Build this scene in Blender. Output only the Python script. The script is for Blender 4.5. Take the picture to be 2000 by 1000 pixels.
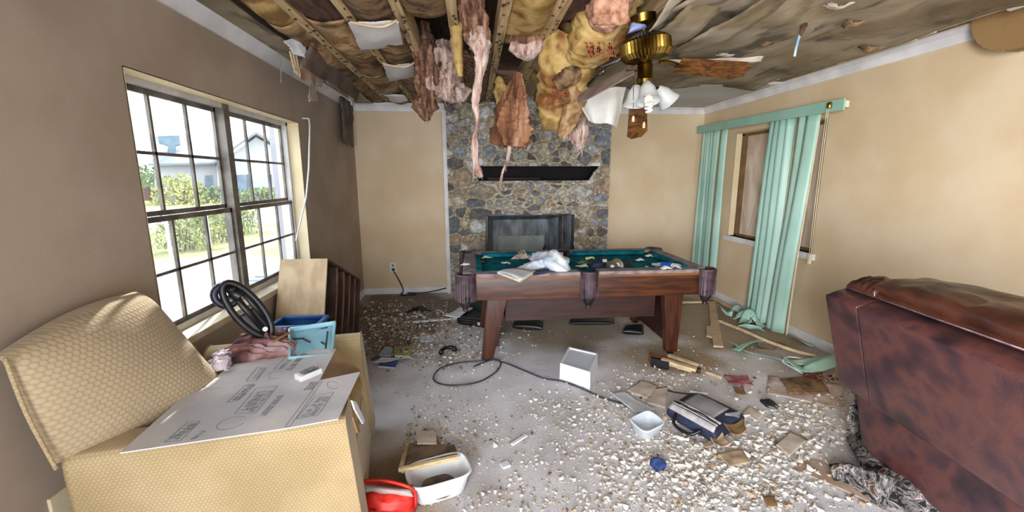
import bpy, bmesh, math, random
from mathutils import Vector, Matrix, noise, Euler
for o in list(bpy.data.objects): bpy.data.objects.remove(o)
S = bpy.context.scene
C = S.collection
V = Vector
PI = math.pi

# ---------------------------------------------------------------- camera
F, YAW, PIT, ROL, CH = 824.5, 0.091, -0.181, -0.003, 1.516
_f = V((math.sin(YAW)*math.cos(PIT), math.cos(YAW)*math.cos(PIT), math.sin(PIT)))
_r = V((math.cos(YAW), -math.sin(YAW), 0)); _u = _r.cross(_f)
R_ = _r*math.cos(ROL)+_u*math.sin(ROL); U_ = -_r*math.sin(ROL)+_u*math.cos(ROL)
cam_d = bpy.data.cameras.new('camera'); cam = bpy.data.objects.new('camera', cam_d); C.objects.link(cam)
cam_d.sensor_width = 36; cam_d.lens = F*36/2000; cam_d.clip_start = 0.05; cam_d.clip_end = 500
cam.matrix_world = Matrix(((R_.x, U_.x, -_f.x, 0), (R_.y, U_.y, -_f.y, 0), (R_.z, U_.z, -_f.z, CH), (0, 0, 0, 1)))
S.camera = cam
def _ray(px, py): return _f + R_*((px-1000)/F) - U_*((py-500)/F)
def Z(px, py, z=0.0):
    d = _ray(px, py); t = (z-CH)/d.z; return V((d.x*t, d.y*t, z))
def Y(px, py, y):
    d = _ray(px, py); t = y/d.y; return V((d.x*t, y, CH+d.z*t))
def X(px, py, x):
    d = _ray(px, py); t = x/d.x; return V((x, d.y*t, CH+d.z*t))

# ---------------------------------------------------------------- light
S.view_settings.view_transform = 'Standard'; S.view_settings.look = 'None'
S.view_settings.gamma = 1; S.view_settings.use_curve_mapping = False
S.view_settings.exposure = 0.55
W = bpy.data.worlds.new('world'); S.world = W; W.use_nodes = True
wn = W.node_tree.nodes; wl = W.node_tree.links; wn.clear()
wo = wn.new('ShaderNodeOutputWorld'); wb = wn.new('ShaderNodeBackground')
tc = wn.new('ShaderNodeTexCoord'); wm = wn.new('ShaderNodeMapping'); wm.inputs['Scale'].default_value = (1, 1, 3)
nz = wn.new('ShaderNodeTexNoise'); nz.inputs['Scale'].default_value = 3.0; nz.inputs['Detail'].default_value = 6
cr = wn.new('ShaderNodeValToRGB'); cr.color_ramp.elements[0].position = .35; cr.color_ramp.elements[0].color = (.60, .76, 1.0, 1)
cr.color_ramp.elements[1].position = .6; cr.color_ramp.elements[1].color = (1, .99, .98, 1)
wl.new(tc.outputs['Generated'], wm.inputs['Vector']); wl.new(wm.outputs[0], nz.inputs['Vector'])
wl.new(nz.outputs['Fac'], cr.inputs[0]); wl.new(cr.outputs[0], wb.inputs['Color'])
wb.inputs['Strength'].default_value = 4.8; wl.new(wb.outputs[0], wo.inputs[0])
sd = bpy.data.lights.new('sun', 'SUN'); sun = bpy.data.objects.new('sun', sd); C.objects.link(sun)
sd.energy = 9; sd.angle = 0.012; sd.color = (1, .92, .78)
sun.rotation_euler = V((0.285, -1.0, -0.68)).to_track_quat('-Z', 'Y').to_euler()
def area(name, loc, aim, sx, sy, e, col):
    d = bpy.data.lights.new(name, 'AREA'); d.shape = 'RECTANGLE'; d.size = sx; d.size_y = sy; d.energy = e; d.color = col
    o = bpy.data.objects.new(name, d); C.objects.link(o); o.location = loc
    o.rotation_euler = (V(aim)-V(loc)).to_track_quat('-Z', 'Y').to_euler(); return o
# two added fill lights behind the camera; neither stands for a seen source
area('rear_fill', (-.8, -1.9, 1.4), (2.9, 1.7, 1.0), 1.2, 2.0, 112, (1, .975, .97)).data.spread = 2.0
area('rear_fill_high', (-.2, -1.2, 2.3), (1.6, 1.9, 0.0), 0.9, 0.7, 5, (1, .96, .93)).data.spread = 2.2

# ---------------------------------------------------------------- materials
def L(c):
    if isinstance(c, str):
        c = tuple(int(c[i:i+2], 16)/255 for i in (0, 2, 4))
    return tuple((v/12.92 if v <= .04045 else ((v+.055)/1.055)**2.4) for v in c)+(1,)
MC = {}
def mat(name, cols, scale=6, detail=4, rough=.8, metal=0, bump=0, bscale=40, coord='Object', stretch=(1, 1, 1), spread=.12,
        kind='noise', rot=(0, 0, 0), coat=0, alpha=1, trans=0, extra=None, sss=0, sheen=0, spec=None, vcol=False, dist=0):
    if name in MC: return MC[name]
    m = bpy.data.materials.new(name); m.use_nodes = True; MC[name] = m
    n = m.node_tree.nodes; l = m.node_tree.links; b = n['Principled BSDF']
    b.inputs['Roughness'].default_value = rough; b.inputs['Metallic'].default_value = metal
    if coat: b.inputs['Coat Weight'].default_value = coat; b.inputs['Coat Roughness'].default_value = .25
    if alpha < 1: b.inputs['Alpha'].default_value = alpha
    if trans: b.inputs['Transmission Weight'].default_value = trans
    if sheen: b.inputs['Sheen Weight'].default_value = sheen
    if spec is not None: b.inputs['Specular IOR Level'].default_value = spec
    if isinstance(cols, str) or isinstance(cols[0], float): cols = [cols]
    tcn = n.new('ShaderNodeTexCoord'); mp = n.new('ShaderNodeMapping')
    mp.inputs['Scale'].default_value = stretch; mp.inputs['Rotation'].default_value = rot
    l.new(tcn.outputs[coord], mp.inputs['Vector'])
    out = None
    if vcol:
        a = n.new('ShaderNodeAttribute'); a.attribute_name = 'col'; out = a.outputs['Color']
        nn = n.new('ShaderNodeTexNoise'); nn.inputs['Scale'].default_value = scale; nn.inputs['Detail'].default_value = 8
        l.new(mp.outputs[0], nn.inputs['Vector'])
        r2 = n.new('ShaderNodeMapRange'); r2.inputs[1].default_value = .3; r2.inputs[2].default_value = .7
        r2.inputs[3].default_value = .55; r2.inputs[4].default_value = 1.4; l.new(nn.outputs['Fac'], r2.inputs[0])
        mx = n.new('ShaderNodeVectorMath'); mx.operation = 'SCALE'; l.new(out, mx.inputs[0]); l.new(r2.outputs[0], mx.inputs['Scale'])
        l.new(mx.outputs[0], b.inputs['Base Color'])
    elif len(cols) == 1:
        b.inputs['Base Color'].default_value = L(cols[0])
    else:
        if kind == 'wave':
            t = n.new('ShaderNodeTexWave'); t.inputs['Scale'].default_value = scale; t.inputs['Distortion'].default_value = dist or 6
            t.inputs['Detail'].default_value = detail; t.inputs['Detail Scale'].default_value = 1.5
        elif kind == 'voronoi':
            t = n.new('ShaderNodeTexVoronoi'); t.inputs['Scale'].default_value = scale
        else:
            t = n.new('ShaderNodeTexNoise'); t.inputs['Scale'].default_value = scale; t.inputs['Detail'].default_value = detail
            t.inputs['Distortion'].default_value = dist
        l.new(mp.outputs[0], t.inputs['Vector'])
        r = n.new('ShaderNodeValToRGB'); e = r.color_ramp.elements
        k = len(cols); lo, hi = (.5-spread, .5+spread) if kind == 'noise' else (0, 1)
        e[0].position = lo; e[0].color = L(cols[0]); e[1].position = hi; e[1].color = L(cols[-1])
        for i in range(1, k-1):
            q = e.new(lo+(hi-lo)*i/(k-1)); q.color = L(cols[i])
        l.new(t.outputs['Distance' if kind == 'voronoi' else ('Color' if kind == 'wave' else 'Fac')], r.inputs[0])
        l.new(r.outputs[0], b.inputs['Base Color']); out = r.outputs[0]
    if bump:
        t2 = n.new('ShaderNodeTexNoise'); t2.inputs['Scale'].default_value = bscale; t2.inputs['Detail'].default_value = 5
        l.new(mp.outputs[0], t2.inputs['Vector'])
        bp = n.new('ShaderNodeBump'); bp.inputs['Strength'].default_value = min(1, bump); bp.inputs['Distance'].default_value = .01
        l.new(t2.outputs['Fac'], bp.inputs['Height']); l.new(bp.outputs[0], b.inputs['Normal'])
    if extra: extra(m, n, l, b, out, mp)
    return m

def honeycomb(ax, k=150):
    """raised hexagon weave: three cosines at 60 degrees summed, on two of the object's own axes"""
    def f(m, n, l, b, out, mp):
        sp = n.new('ShaderNodeSeparateXYZ'); l.new(mp.outputs[0], sp.inputs[0])
        s = None
        for a in (0, 60, 120):
            c, q = math.cos(math.radians(a+90)), math.sin(math.radians(a+90))
            m1 = n.new('ShaderNodeMath'); m1.operation = 'MULTIPLY'; m1.inputs[1].default_value = c*k; l.new(sp.outputs[ax[0]], m1.inputs[0])
            m2 = n.new('ShaderNodeMath'); m2.operation = 'MULTIPLY_ADD'; m2.inputs[1].default_value = q*k
            l.new(sp.outputs[ax[1]], m2.inputs[0]); l.new(m1.outputs[0], m2.inputs[2])
            m3 = n.new('ShaderNodeMath'); m3.operation = 'COSINE'; l.new(m2.outputs[0], m3.inputs[0])
            if s is None: s = m3
            else:
                ad = n.new('ShaderNodeMath'); ad.operation = 'ADD'; l.new(s.outputs[0], ad.inputs[0]); l.new(m3.outputs[0], ad.inputs[1]); s = ad
        mr = n.new('ShaderNodeMapRange'); mr.inputs[1].default_value = -1.5; mr.inputs[2].default_value = .4; l.new(s.outputs[0], mr.inputs[0])
        mx = n.new('ShaderNodeMix'); mx.data_type = 'RGBA'; l.new(mr.outputs[0], mx.inputs[0])
        l.new(out, mx.inputs[7])
        dk = n.new('ShaderNodeVectorMath'); dk.operation = 'MULTIPLY'; dk.inputs[1].default_value = (.80, .76, .70); l.new(out, dk.inputs[0])
        l.new(dk.outputs[0], mx.inputs[6]); l.new(mx.outputs[2], b.inputs['Base Color'])
        bp = n.new('ShaderNodeBump'); bp.inputs['Strength'].default_value = .35; bp.inputs['Distance'].default_value = .003
        l.new(mr.outputs[0], bp.inputs['Height']); l.new(bp.outputs[0], b.inputs['Normal'])
    return f

def dirt_floor(m, n, l, b, out, mp):
    # dirt that has collected by the window wall's far corner and by the right wall: stains with their own outline
    tcn = n.new('ShaderNodeTexCoord'); cur = out
    nn = n.new('ShaderNodeTexNoise'); nn.inputs['Scale'].default_value = 1.7; nn.inputs['Detail'].default_value = 8; l.new(tcn.outputs['Object'], nn.inputs['Vector'])
    for (x, y, rx, ry, col) in ((-.9, 4.7, .95, 1.35, '75614e'), (2.6, 4.1, .9, 1.3, '9c8664'), (1.0, 4.3, 1.0, .8, '9a8a72'), (-.45, 1.75, .3, .5, 'a08a6c'), (1.6, 3.3, .5, .4, 'a08c6c')):
        mpp = n.new('ShaderNodeMapping'); mpp.inputs['Location'].default_value = (-x/rx, -y/ry, 0); mpp.inputs['Scale'].default_value = (1/rx, 1/ry, 0)
        l.new(tcn.outputs['Object'], mpp.inputs['Vector'])
        ln = n.new('ShaderNodeVectorMath'); ln.operation = 'LENGTH'; l.new(mpp.outputs[0], ln.inputs[0])
        ad = n.new('ShaderNodeMath'); ad.operation = 'MULTIPLY_ADD'; ad.inputs[1].default_value = 1.6; l.new(nn.outputs['Fac'], ad.inputs[0]); l.new(ln.outputs['Value'], ad.inputs[2])
        mr = n.new('ShaderNodeMapRange'); mr.inputs[1].default_value = 1.45; mr.inputs[2].default_value = 1.95; mr.inputs[3].default_value = .85; mr.inputs[4].default_value = 0
        l.new(ad.outputs[0], mr.inputs[0])
        mx = n.new('ShaderNodeMix'); mx.data_type = 'RGBA'; l.new(mr.outputs[0], mx.inputs[0]); l.new(cur, mx.inputs[6]); mx.inputs[7].default_value = L(col)
        cur = mx.outputs[2]
    # fine speckle of crumbs trodden into the pile
    vo = n.new('ShaderNodeTexNoise'); vo.inputs['Scale'].default_value = 95; vo.inputs['Detail'].default_value = 3; l.new(tcn.outputs['Object'], vo.inputs['Vector'])
    for lo, hi, col in ((.60, .66, 'e6e2da'), (.37, .30, '6b6058')):
        mr = n.new('ShaderNodeMapRange'); mr.inputs[1].default_value = lo; mr.inputs[2].default_value = hi; mr.inputs[3].default_value = 0; mr.inputs[4].default_value = .6
        l.new(vo.outputs['Fac'], mr.inputs[0])
        mx = n.new('ShaderNodeMix'); mx.data_type = 'RGBA'; l.new(mr.outputs[0], mx.inputs[0]); l.new(cur, mx.inputs[6]); mx.inputs[7].default_value = L(col); cur = mx.outputs[2]
    l.new(cur, b.inputs['Base Color'])

def water_stain(m, n, l, b, out, mp):
    tcn = n.new('ShaderNodeTexCoord'); cur = out
    mpp = n.new('ShaderNodeMapping'); mpp.inputs['Scale'].default_value = (1.0, .55, 1); mpp.inputs['Rotation'].default_value = (0, 0, .5); l.new(tcn.outputs['Object'], mpp.inputs[0])
    for sc, lo, hi, col, am in ((1.6, .50, .62, '54452f', .8), (5, .54, .66, '362c22', .75), (3.2, .52, .6, '78664a', .6), (22, .68, .74, '3a2f26', .6)):
        nn = n.new('ShaderNodeTexNoise'); nn.inputs['Scale'].default_value = sc; nn.inputs['Detail'].default_value = 7; nn.inputs['Distortion'].default_value = .6
        l.new(mpp.outputs[0], nn.inputs['Vector'])
        mr = n.new('ShaderNodeMapRange'); mr.inputs[1].default_value = lo; mr.inputs[2].default_value = hi; mr.inputs[4].default_value = am; l.new(nn.outputs['Fac'], mr.inputs[0])
        mx = n.new('ShaderNodeMix'); mx.data_type = 'RGBA'; l.new(mr.outputs[0], mx.inputs[0]); l.new(cur, mx.inputs[6]); mx.inputs[7].default_value = L(col); cur = mx.outputs[2]
    l.new(cur, b.inputs['Base Color'])

WALL = mat('wall_paint', ['cbb694', 'd0bc9c', 'd5c3a6'], 2.2, rough=.75, bump=.06, bscale=90)
WALLL = mat('wall_paint_backlit', ['9c8c7c', 'a29283', 'a8998a'], 2.2, rough=.75, bump=.06, bscale=90)  # wall paint greyed and darkened in its colour to imitate the backlit shade
WHITE = mat('white_trim', ['cfcfd2', 'e2e2e4'], 5, rough=.5)
REVEAL = mat('cream_reveal', ['d8c8a4', 'e0d2b2'], 4, rough=.7)
CARPET = mat('carpet', ['cfcdd0', 'dad9dd', 'e3e3e8'], 3, 8, rough=1, bump=.9, bscale=260, extra=dirt_floor, spec=.1)
CEIL = mat('stained_drywall', ['8c806b', 'a0937f', '8b7b5d'], 1.5, rough=.95, bump=.3, bscale=30, extra=water_stain)
CEILW = mat('clean_drywall', ['bdb9b8', 'c8c5c6'], 3, rough=.9, bump=.2, bscale=30)
CEILB = mat('brown_drywall', ['80633c', '8d7048'], 4, rough=.9, bump=.15)
JOIST = mat('joist_pine', ['9c835c', 'b59b70', 'c8b086'], 5, rough=.85, stretch=(12, .6, 12), bump=.2)
WDARK = mat('dark_attic_wood', ['33231a', '4b3223', '5a3a26'], 6, rough=.9, stretch=(6, .8, 6))
KRAFT = mat('kraft_paper', ['5e462c', '8f714c', 'ad8f67', '82633f'], 5, 6, rough=.72, bump=.5, bscale=16)
KRAFT2 = mat('brown_kraft_paper', ['3c2b1c', '644b31', '836a49', '6a462b'], 7, 6, rough=.75, bump=.6, bscale=18)
KRAFT3 = mat('yellow_kraft_paper', ['7c5f31', 'a88a4e', 'ba9f67', 'a3834b', '74461f'], 4, 6, rough=.7, bump=.5, bscale=14)
PINK = mat('pink_fiberglass', ['6c4a42', '99786c', 'b89f93', 'cbbbb0'], 34, 8, rough=1, bump=1, bscale=90, stretch=(1, 1, .25), sheen=.4, spread=.16)
PINKD = mat('brown_fiberglass', ['352118', '58392b', '7a5743', '947660'], 30, 8, rough=1, bump=1, bscale=80, stretch=(1, 1, .25), spread=.16)
ORNG = mat('rusty_fiberglass', ['41251a', '6d4630', '8f6546', 'aa8872'], 9, 8, rough=1, bump=1, bscale=70, stretch=(1, 1, .25), spread=.16)
REDINK = mat('red_ink', ['6f3018', '85401f'], 30, rough=.8)
STONE = mat('fieldstone', ['808080'], 26, rough=.8, bump=.8, bscale=60, vcol=True)
SOOT = mat('firebox_metal', ['4a5158', '687078', '7f878e'], 3, rough=.6, metal=0, stretch=(3, 1, 1))
BLACK = mat('charred_black', ['060505', '110d0b'], 6, rough=.9)
BRASSF = mat('old_brass', ['4e3d18', '7d652b', 'a08544'], 5, rough=.28, metal=1)
WOOD = mat('table_mahogany', ['341a0d', '482513', '573016'], 4, 6, rough=.38, stretch=(1, 9, 9), coat=.25)
WOODZ = mat('leg_mahogany', ['33170c', '452212', '512a15'], 4, 6, rough=.38, stretch=(9, 9, 1), coat=.25)
WOODD = mat('dark_board', ['26110b', '341811', '3d1d13'], 4, 6, rough=.5, stretch=(1, 9, 9))
FELT = mat('teal_felt', ['07505e', '0b6472', '107380'], 9, 6, rough=1, bump=.2, spec=.1)
RAIL = mat('dusty_rail', ['5d5358', '82777b', '8f8587'], 9, 7, rough=.7)
FRINGE = mat('mauve_leather', ['33242c', '4a3841', '5c4852'], 12, rough=.55)
FLUTE = mat('dark_pocket', ['1a1214', '2c2024'], 8, rough=.5)
MINT = mat('mint_blind', ['96c0b4', 'a4ccc0', 'b0d5c9'], 3, rough=.45, stretch=(1, 1, .4))
MINTD = mat('mint_valance', ['86b3a6', '96c1b3'], 3, rough=.5)
CREAMP = mat('cream_plastic', ['cfc19c', 'dfd4b4'], 5, rough=.5)
PLY = mat('weathered_plywood', ['bda793', 'cfbdab', 'dbcdbe'], 3, 8, rough=.85, stretch=(2, 2, .6), dist=1)
BRN = mat('brown_window_frame', ['5d4527', '765a36'], 6, rough=.6)
ALU = mat('old_aluminium', ['55504c', '6b6561', '7c7670'], 8, rough=.5, metal=.3)
ALUL = mat('pale_aluminium', ['b5b4b2', 'cbc9c6'], 8, rough=.45)
SILL = mat('window_sill_paint', ['b8a889', 'd0c4ac'], 7, rough=.6, bump=.2)
CHF = mat('honeycomb_side', ['a3906a', 'ad9a74', 'b6a47f'], 3, rough=.95, extra=honeycomb((0, 2), 560), sheen=.2)
CHB = mat('honeycomb_back', ['a8987c', 'b09f82', 'b5a588'], 3, rough=.95, extra=honeycomb((1, 2), 390), sheen=.2)
CHT = mat('honeycomb_top', ['ab9366', 'b89f70'], 3, rough=.95, extra=honeycomb((0, 1), 250))
LEATH = mat('burgundy_leather', ['281920', '42272e', '5c3632', '3b2731'], 7, 9, rough=.36, bump=.12, bscale=120, coat=.15, spread=.17)
LEATHT = mat('cracked_brown_leather', ['2b150f', '452419', '4f2c20'], 5, 9, rough=.4, bump=.5, bscale=14, coat=.2)
STITCH = mat('worn_leather_piping', ['8a7480', 'b5a3ae'], 20, rough=.6)
CARD_W = mat('white_cardboard', ['b9bcc4', 'c9cbd0', 'd6d6d8'], 3, rough=.8, bump=.08)
CARD_B = mat('brown_cardboard', ['6f5638', '866a46', '957750'], 5, rough=.85, bump=.15)
INK = mat('grey_ink', ['80868e', '8f959c'], 20, rough=.8)
CLEARP = mat('milky_plastic', ['c3cbd6', 'd6dce2'], 8, rough=.35, alpha=.8)
CLEARB = mat('clear_bottle', ['d5e0e8'], rough=.1, alpha=.35)
WHITEP = mat('white_plastic', ['d3d7dd', 'dfe2e6'], 8, rough=.4)
BLUEP = mat('blue_plastic', ['1f4a86', '2c5fa0'], 8, rough=.35)
CYANP = mat('pale_blue_tray', ['79aec2', '94c4d4'], 5, rough=.25, coat=.3)
BLKP = mat('black_plastic', ['0d0e11', '1b1d22'], 8, rough=.4)
NAVY = mat('navy_nylon', ['14192a', '1f2740', '262f4a'], 12, rough=.75, bump=.3, bscale=200)
GREYN = mat('grey_nylon', ['7d7b80', '918f93'], 12, rough=.8, bump=.3, bscale=200)
REDP = mat('red_vinyl', ['a61510', 'c8231a', 'd4382a'], 5, rough=.5)
PLAST = mat('plaster_crumb', ['b5b1a8', 'cbc8c0', 'd9d7d1'], 12, rough=.95)
PLASB = mat('tan_crumb', ['8d7660', 'a99379', 'bda88f'], 12, rough=.95)
PLASD = mat('dark_crumb', ['4a4038', '665a4e', '7b6e60'], 12, rough=.95)
GYP = mat('gypsum_board', ['a99c8c', 'b9aea2', 'c4bbb0'], 6, rough=.95, bump=.3)
PAPERW = mat('white_paper', ['c6c8cc', 'd9dadc'], 6, rough=.8)
PAPERG = mat('torn_grey_paper', ['8c8272', 'a39a8b', 'b5ad9f'], 6, rough=.9, bump=.3)
WOODL = mat('pale_wood_strip', ['b59d78', 'c9b48f', 'd5c3a2'], 6, rough=.8, stretch=(2, 2, 8))
DRESS = mat('blond_veneer', ['ad9673', 'bba582', 'c6b08d'], 4, rough=.55, stretch=(3, 3, .7))
DRESD = mat('dark_veneer', ['2c1b14', '3d271c', '4a3123'], 5, rough=.6, stretch=(3, 3, .7))
CLOTHP = mat('mauve_cloth', ['3f2628', '644040', '8a6663', 'a58b92'], 7, 6, rough=.95, bump=.3)
BAGW = mat('white_bag_plastic', ['b9c6d6', 'ccd6e2', 'dfe5ec'], 8, rough=.3, alpha=.93, coat=.2)
BULB = mat('frosted_glass', ['c7cccc', 'dadddd'], 5, rough=.3, alpha=.55)
FANW = mat('fan_blade_oak', ['3b220f', '573517', '6d4720'], 14, 6, rough=.4, stretch=(1, 3, .6), dist=1.5)
FANG = mat('dusty_blade', ['5b4b45', '6e5d56', '7a6a62'], 9, rough=.8)
CAMO = mat('camouflage_fabric', ['100e14', '1c191d', '77736f', '2b2528', 'a5a2a4', '4d3524'], 9, 2, rough=.9, dist=3.5, spread=.14)

# ---------------------------------------------------------------- mesh helpers
def rot3(r): return Euler(r, 'XYZ').to_matrix()
class MB:
    def __init__(s): s.v = []; s.f = []; s.c = None
    def add(s, vs, fs):
        k = len(s.v); s.v += [V(p) for p in vs]; s.f += [tuple(i+k for i in f) for f in fs]; return s
    def box(s, c, d, r=(0, 0, 0)):
        M = rot3(r) if not isinstance(r, Matrix) else r; c = V(c)
        vs = [c+M@V((x*d[0]/2, y*d[1]/2, z*d[2]/2)) for x in (-1, 1) for y in (-1, 1) for z in (-1, 1)]
        return s.add(vs, [(0, 1, 3, 2), (4, 6, 7, 5), (0, 4, 5, 1), (2, 3, 7, 6), (0, 2, 6, 4), (1, 5, 7, 3)])
    def bb(s, a, b):
        return s.box([(a[i]+b[i])/2 for i in range(3)], [abs(b[i]-a[i]) for i in range(3)])
    def hexa(s, q):     # bottom quad then top quad
        return s.add(q, [(3, 2, 1, 0), (4, 5, 6, 7), (0, 1, 5, 4), (1, 2, 6, 5), (2, 3, 7, 6), (3, 0, 4, 7)])
    def prism(s, poly, off):     # planar polygon (3D points) pushed along off
        n = len(poly); off = V(off); vs = [V(p) for p in poly]+[V(p)+off for p in poly]
        return s.add(vs, [tuple(range(n-1, -1, -1)), tuple(range(n, 2*n))]+[(i, (i+1) % n, n+(i+1) % n, n+i) for i in range(n)])
    def bar(s, a, b, w, h, up=(0, 0, 1)):
        a = V(a); b = V(b); d = (b-a).normalized(); x = d.cross(V(up))
        if x.length < 1e-4: x = d.cross(V((1, 0, 0)))
        x.normalize(); y = x.cross(d)
        q = [a-x*w/2-y*h/2, a+x*w/2-y*h/2, a+x*w/2+y*h/2, a-x*w/2+y*h/2]
        return s.add(q+[p+(b-a) for p in q], [(0, 1, 2, 3), (7, 6, 5, 4), (0, 4, 5, 1), (1, 5, 6, 2), (2, 6, 7, 3), (3, 7, 4, 0)])
    def tube(s, pts, rad, n=8, cap=True, fn=None, close=False):
        pts = [V(p) for p in pts]; m = len(pts); rs = rad if isinstance(rad, (list, tuple)) else [rad]*m
        up = V((0, 0, 1)); vs = []; x = None
        for i, p in enumerate(pts):
            if close: d = pts[(i+1) % m]-pts[i-1]
            else: d = pts[min(i+1, m-1)]-pts[max(i-1, 0)]
            d.normalize()
            if x is None:
                x = d.cross(up)
                if x.length < .2: x = d.cross(V((1, 0, 0)))
            x = (x-d*x.dot(d)).normalized(); y = d.cross(x)
            for j in range(n):
                a = 2*PI*j/n; r = rs[i]
                if fn: r *= fn(i, a)
                vs.append(p+x*math.cos(a)*r+y*math.sin(a)*r)
        fs = [(i*n+j, i*n+(j+1) % n, (i+1)*n+(j+1) % n, (i+1)*n+j) for i in range(m-1) for j in range(n)]
        if close: fs += [((m-1)*n+j, (m-1)*n+(j+1) % n, (j+1) % n, j) for j in range(n)]
        elif cap: fs += [tuple(range(n-1, -1, -1)), tuple((m-1)*n+j for j in range(n))]
        return s.add(vs, fs)
    def lathe(s, prof, c=(0, 0, 0), n=20, M=None, caps=True, flute=0):
        c = V(c); M = M or Matrix.Identity(3); vs = []
        for i, (r, z) in enumerate(prof):
            for j in range(n):
                a = 2*PI*j/n; rr = r*(1-flute*(j % 2)); vs.append(c+M@V((rr*math.cos(a), rr*math.sin(a), z)))
        m = len(prof)
        fs = [(i*n+j, i*n+(j+1) % n, (i+1)*n+(j+1) % n, (i+1)*n+j) for i in range(m-1) for j in range(n)]
        if caps: fs += [tuple(range(n-1, -1, -1)), tuple((m-1)*n+j for j in range(n))]
        return s.add(vs, fs)
    def grid(s, fn, nu, nv, th=0):      # fn(u,v)->point; th: thickness along the local normal
        P = [[V(fn(i/nu, j/nv)) for j in range(nv+1)] for i in range(nu+1)]
        vs = [p for r in P for p in r]; w = nv+1
        fs = [(i*w+j, (i+1)*w+j, (i+1)*w+j+1, i*w+j+1) for i in range(nu) for j in range(nv)]
        if th:
            k = len(vs); off = []
            for i in range(nu+1):
                for j in range(nv+1):
                    a = P[min(i+1, nu)][j]-P[max(i-1, 0)][j]; b = P[i][min(j+1, nv)]-P[i][max(j-1, 0)]
                    nn = a.cross(b)
                    nn = nn.normalized() if nn.length > 1e-12 else V((0, 0, 1))
                    off.append(P[i][j]-nn*th)
            vs += off; fs += [tuple(reversed([q+k for q in f])) for f in fs]
            ring = [i*w for i in range(nu+1)]+[nu*w+j for j in range(1, nv+1)]+[i*w+nv for i in range(nu-1, -1, -1)]+[j for j in range(nv-1, 0, -1)]
            for a, b in zip(ring, ring[1:]+ring[:1]): fs.append((b, a, a+k, b+k))
        return s.add(vs, fs)
    def slab(s, c4, th, p=5, bulge=0, nu=14, nv=14, fn=None):
        """soft slab: c4 the front corners (u0v0,u1v0,u1v1,u0v1); rounded edges, thickness th behind"""
        a, b, c, d = [V(q) for q in c4]; N = (b-a).cross(d-a).normalized()
        def ease(t): return .5-.5*math.cos(PI*t)
        def pt(u, v, side):
            u2, v2 = ease(u), ease(v)
            base = (a*(1-u2)+b*u2)*(1-v2)+(d*(1-u2)+c*u2)*v2
            e = max(0, 1-abs(2*u2-1)**p)**(1/p)*max(0, 1-abs(2*v2-1)**p)**(1/p)
            q = base-N*th/2+N*side*(th/2)*e+(N*bulge*(1-abs(2*u2-1)**2)*(1-abs(2*v2-1)**2)*(1 if side > 0 else .3))
            if fn: q = q+fn(u2, v2, side)
            return q
        w = nv+1; vs = [pt(i/nu, j/nv, 1) for i in range(nu+1) for j in range(nv+1)]; k = len(vs)
        vs += [pt(i/nu, j/nv, -1) for i in range(nu+1) for j in range(nv+1)]
        fs = [(i*w+j, (i+1)*w+j, (i+1)*w+j+1, i*w+j+1) for i in range(nu) for j in range(nv)]
        fs += [tuple(reversed([q+k for q in f])) for f in fs]
        s.add(vs, fs); s.weld = True; return s
    def tex(s, path, P, h, U, W_, bold=.3): pass

def obj(name, mb, m, parent=None, smooth=False, bevel=0, sub=0, loc=None, kind=None, label=None, angle=40):
    me = bpy.data.meshes.new(name)
    org = V(loc) if loc is not None else None
    if org is None and parent is None and mb.v:      # put the origin at the thing's base
        xs = [p.x for p in mb.v]; ys = [p.y for p in mb.v]; zs = [p.z for p in mb.v]
        org = V(((min(xs)+max(xs))/2, (min(ys)+max(ys))/2, min(zs)))
    if parent is not None and org is None: org = V((0, 0, 0))
    me.from_pydata([tuple(p-org) for p in mb.v], [], mb.f)
    bm = bmesh.new(); bm.from_mesh(me)
    if getattr(mb, 'weld', False): bmesh.ops.remove_doubles(bm, verts=bm.verts, dist=1e-5)
    if bevel:
        es = [e for e in bm.edges if len(e.link_faces) == 2 and e.calc_face_angle(0) > .5]
        bmesh.ops.bevel(bm, geom=es, offset=bevel, segments=3, profile=.6, affect='EDGES', clamp_overlap=True)
    bmesh.ops.recalc_face_normals(bm, faces=bm.faces)
    bm.to_mesh(me); bm.free()
    if mb.c is not None:
        at = me.color_attributes.new('col', 'FLOAT_COLOR', 'POINT')
        for i, c in enumerate(mb.c): at.data[i].color = c
    for q in (m if isinstance(m, (list, tuple)) else [m]): me.materials.append(q)
    if smooth or bevel:
        for p in me.polygons: p.use_smooth = True
        if not (smooth == 'all'): me.set_sharp_from_angle(angle=math.radians(angle))
    o = bpy.data.objects.new(name, me); C.objects.link(o)
    if parent is not None: o.parent = parent
    o.location = org
    if parent is not None and not getattr(parent, 'local', False):
        # parts are authored in world space; the parent Empty sits at its base
        k = parent; wl_ = V((0, 0, 0))
        while k is not None: wl_ += V(k.location); k = k.parent
        o.location = org-wl_
    if sub:
        md = o.modifiers.new('s', 'SUBSURF'); md.levels = sub; md.render_levels = sub
    if kind: o['kind'] = kind
    if label: o['label'] = label
    return o
def tag(o, label, cat, group=None):
    o['label'] = label; o['category'] = cat
    if group: o['group'] = group
    return o
def thing(name, label, cat, loc=(0, 0, 0), group=None, rz=0):
    o = bpy.data.objects.new(name, None); C.objects.link(o); o.empty_display_size = .1
    o.location = loc; o.rotation_euler = (0, 0, rz); return tag(o, label, cat, group)
def struct(name, mb, m, **k): return obj(name, mb, m, kind='structure', loc=k.pop('loc', (0, 0, 0)), **k)
def ctop(name, label, kind='structure'):
    o = bpy.data.objects.new(name, None); C.objects.link(o); o['kind'] = 'structure'; return o
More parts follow.
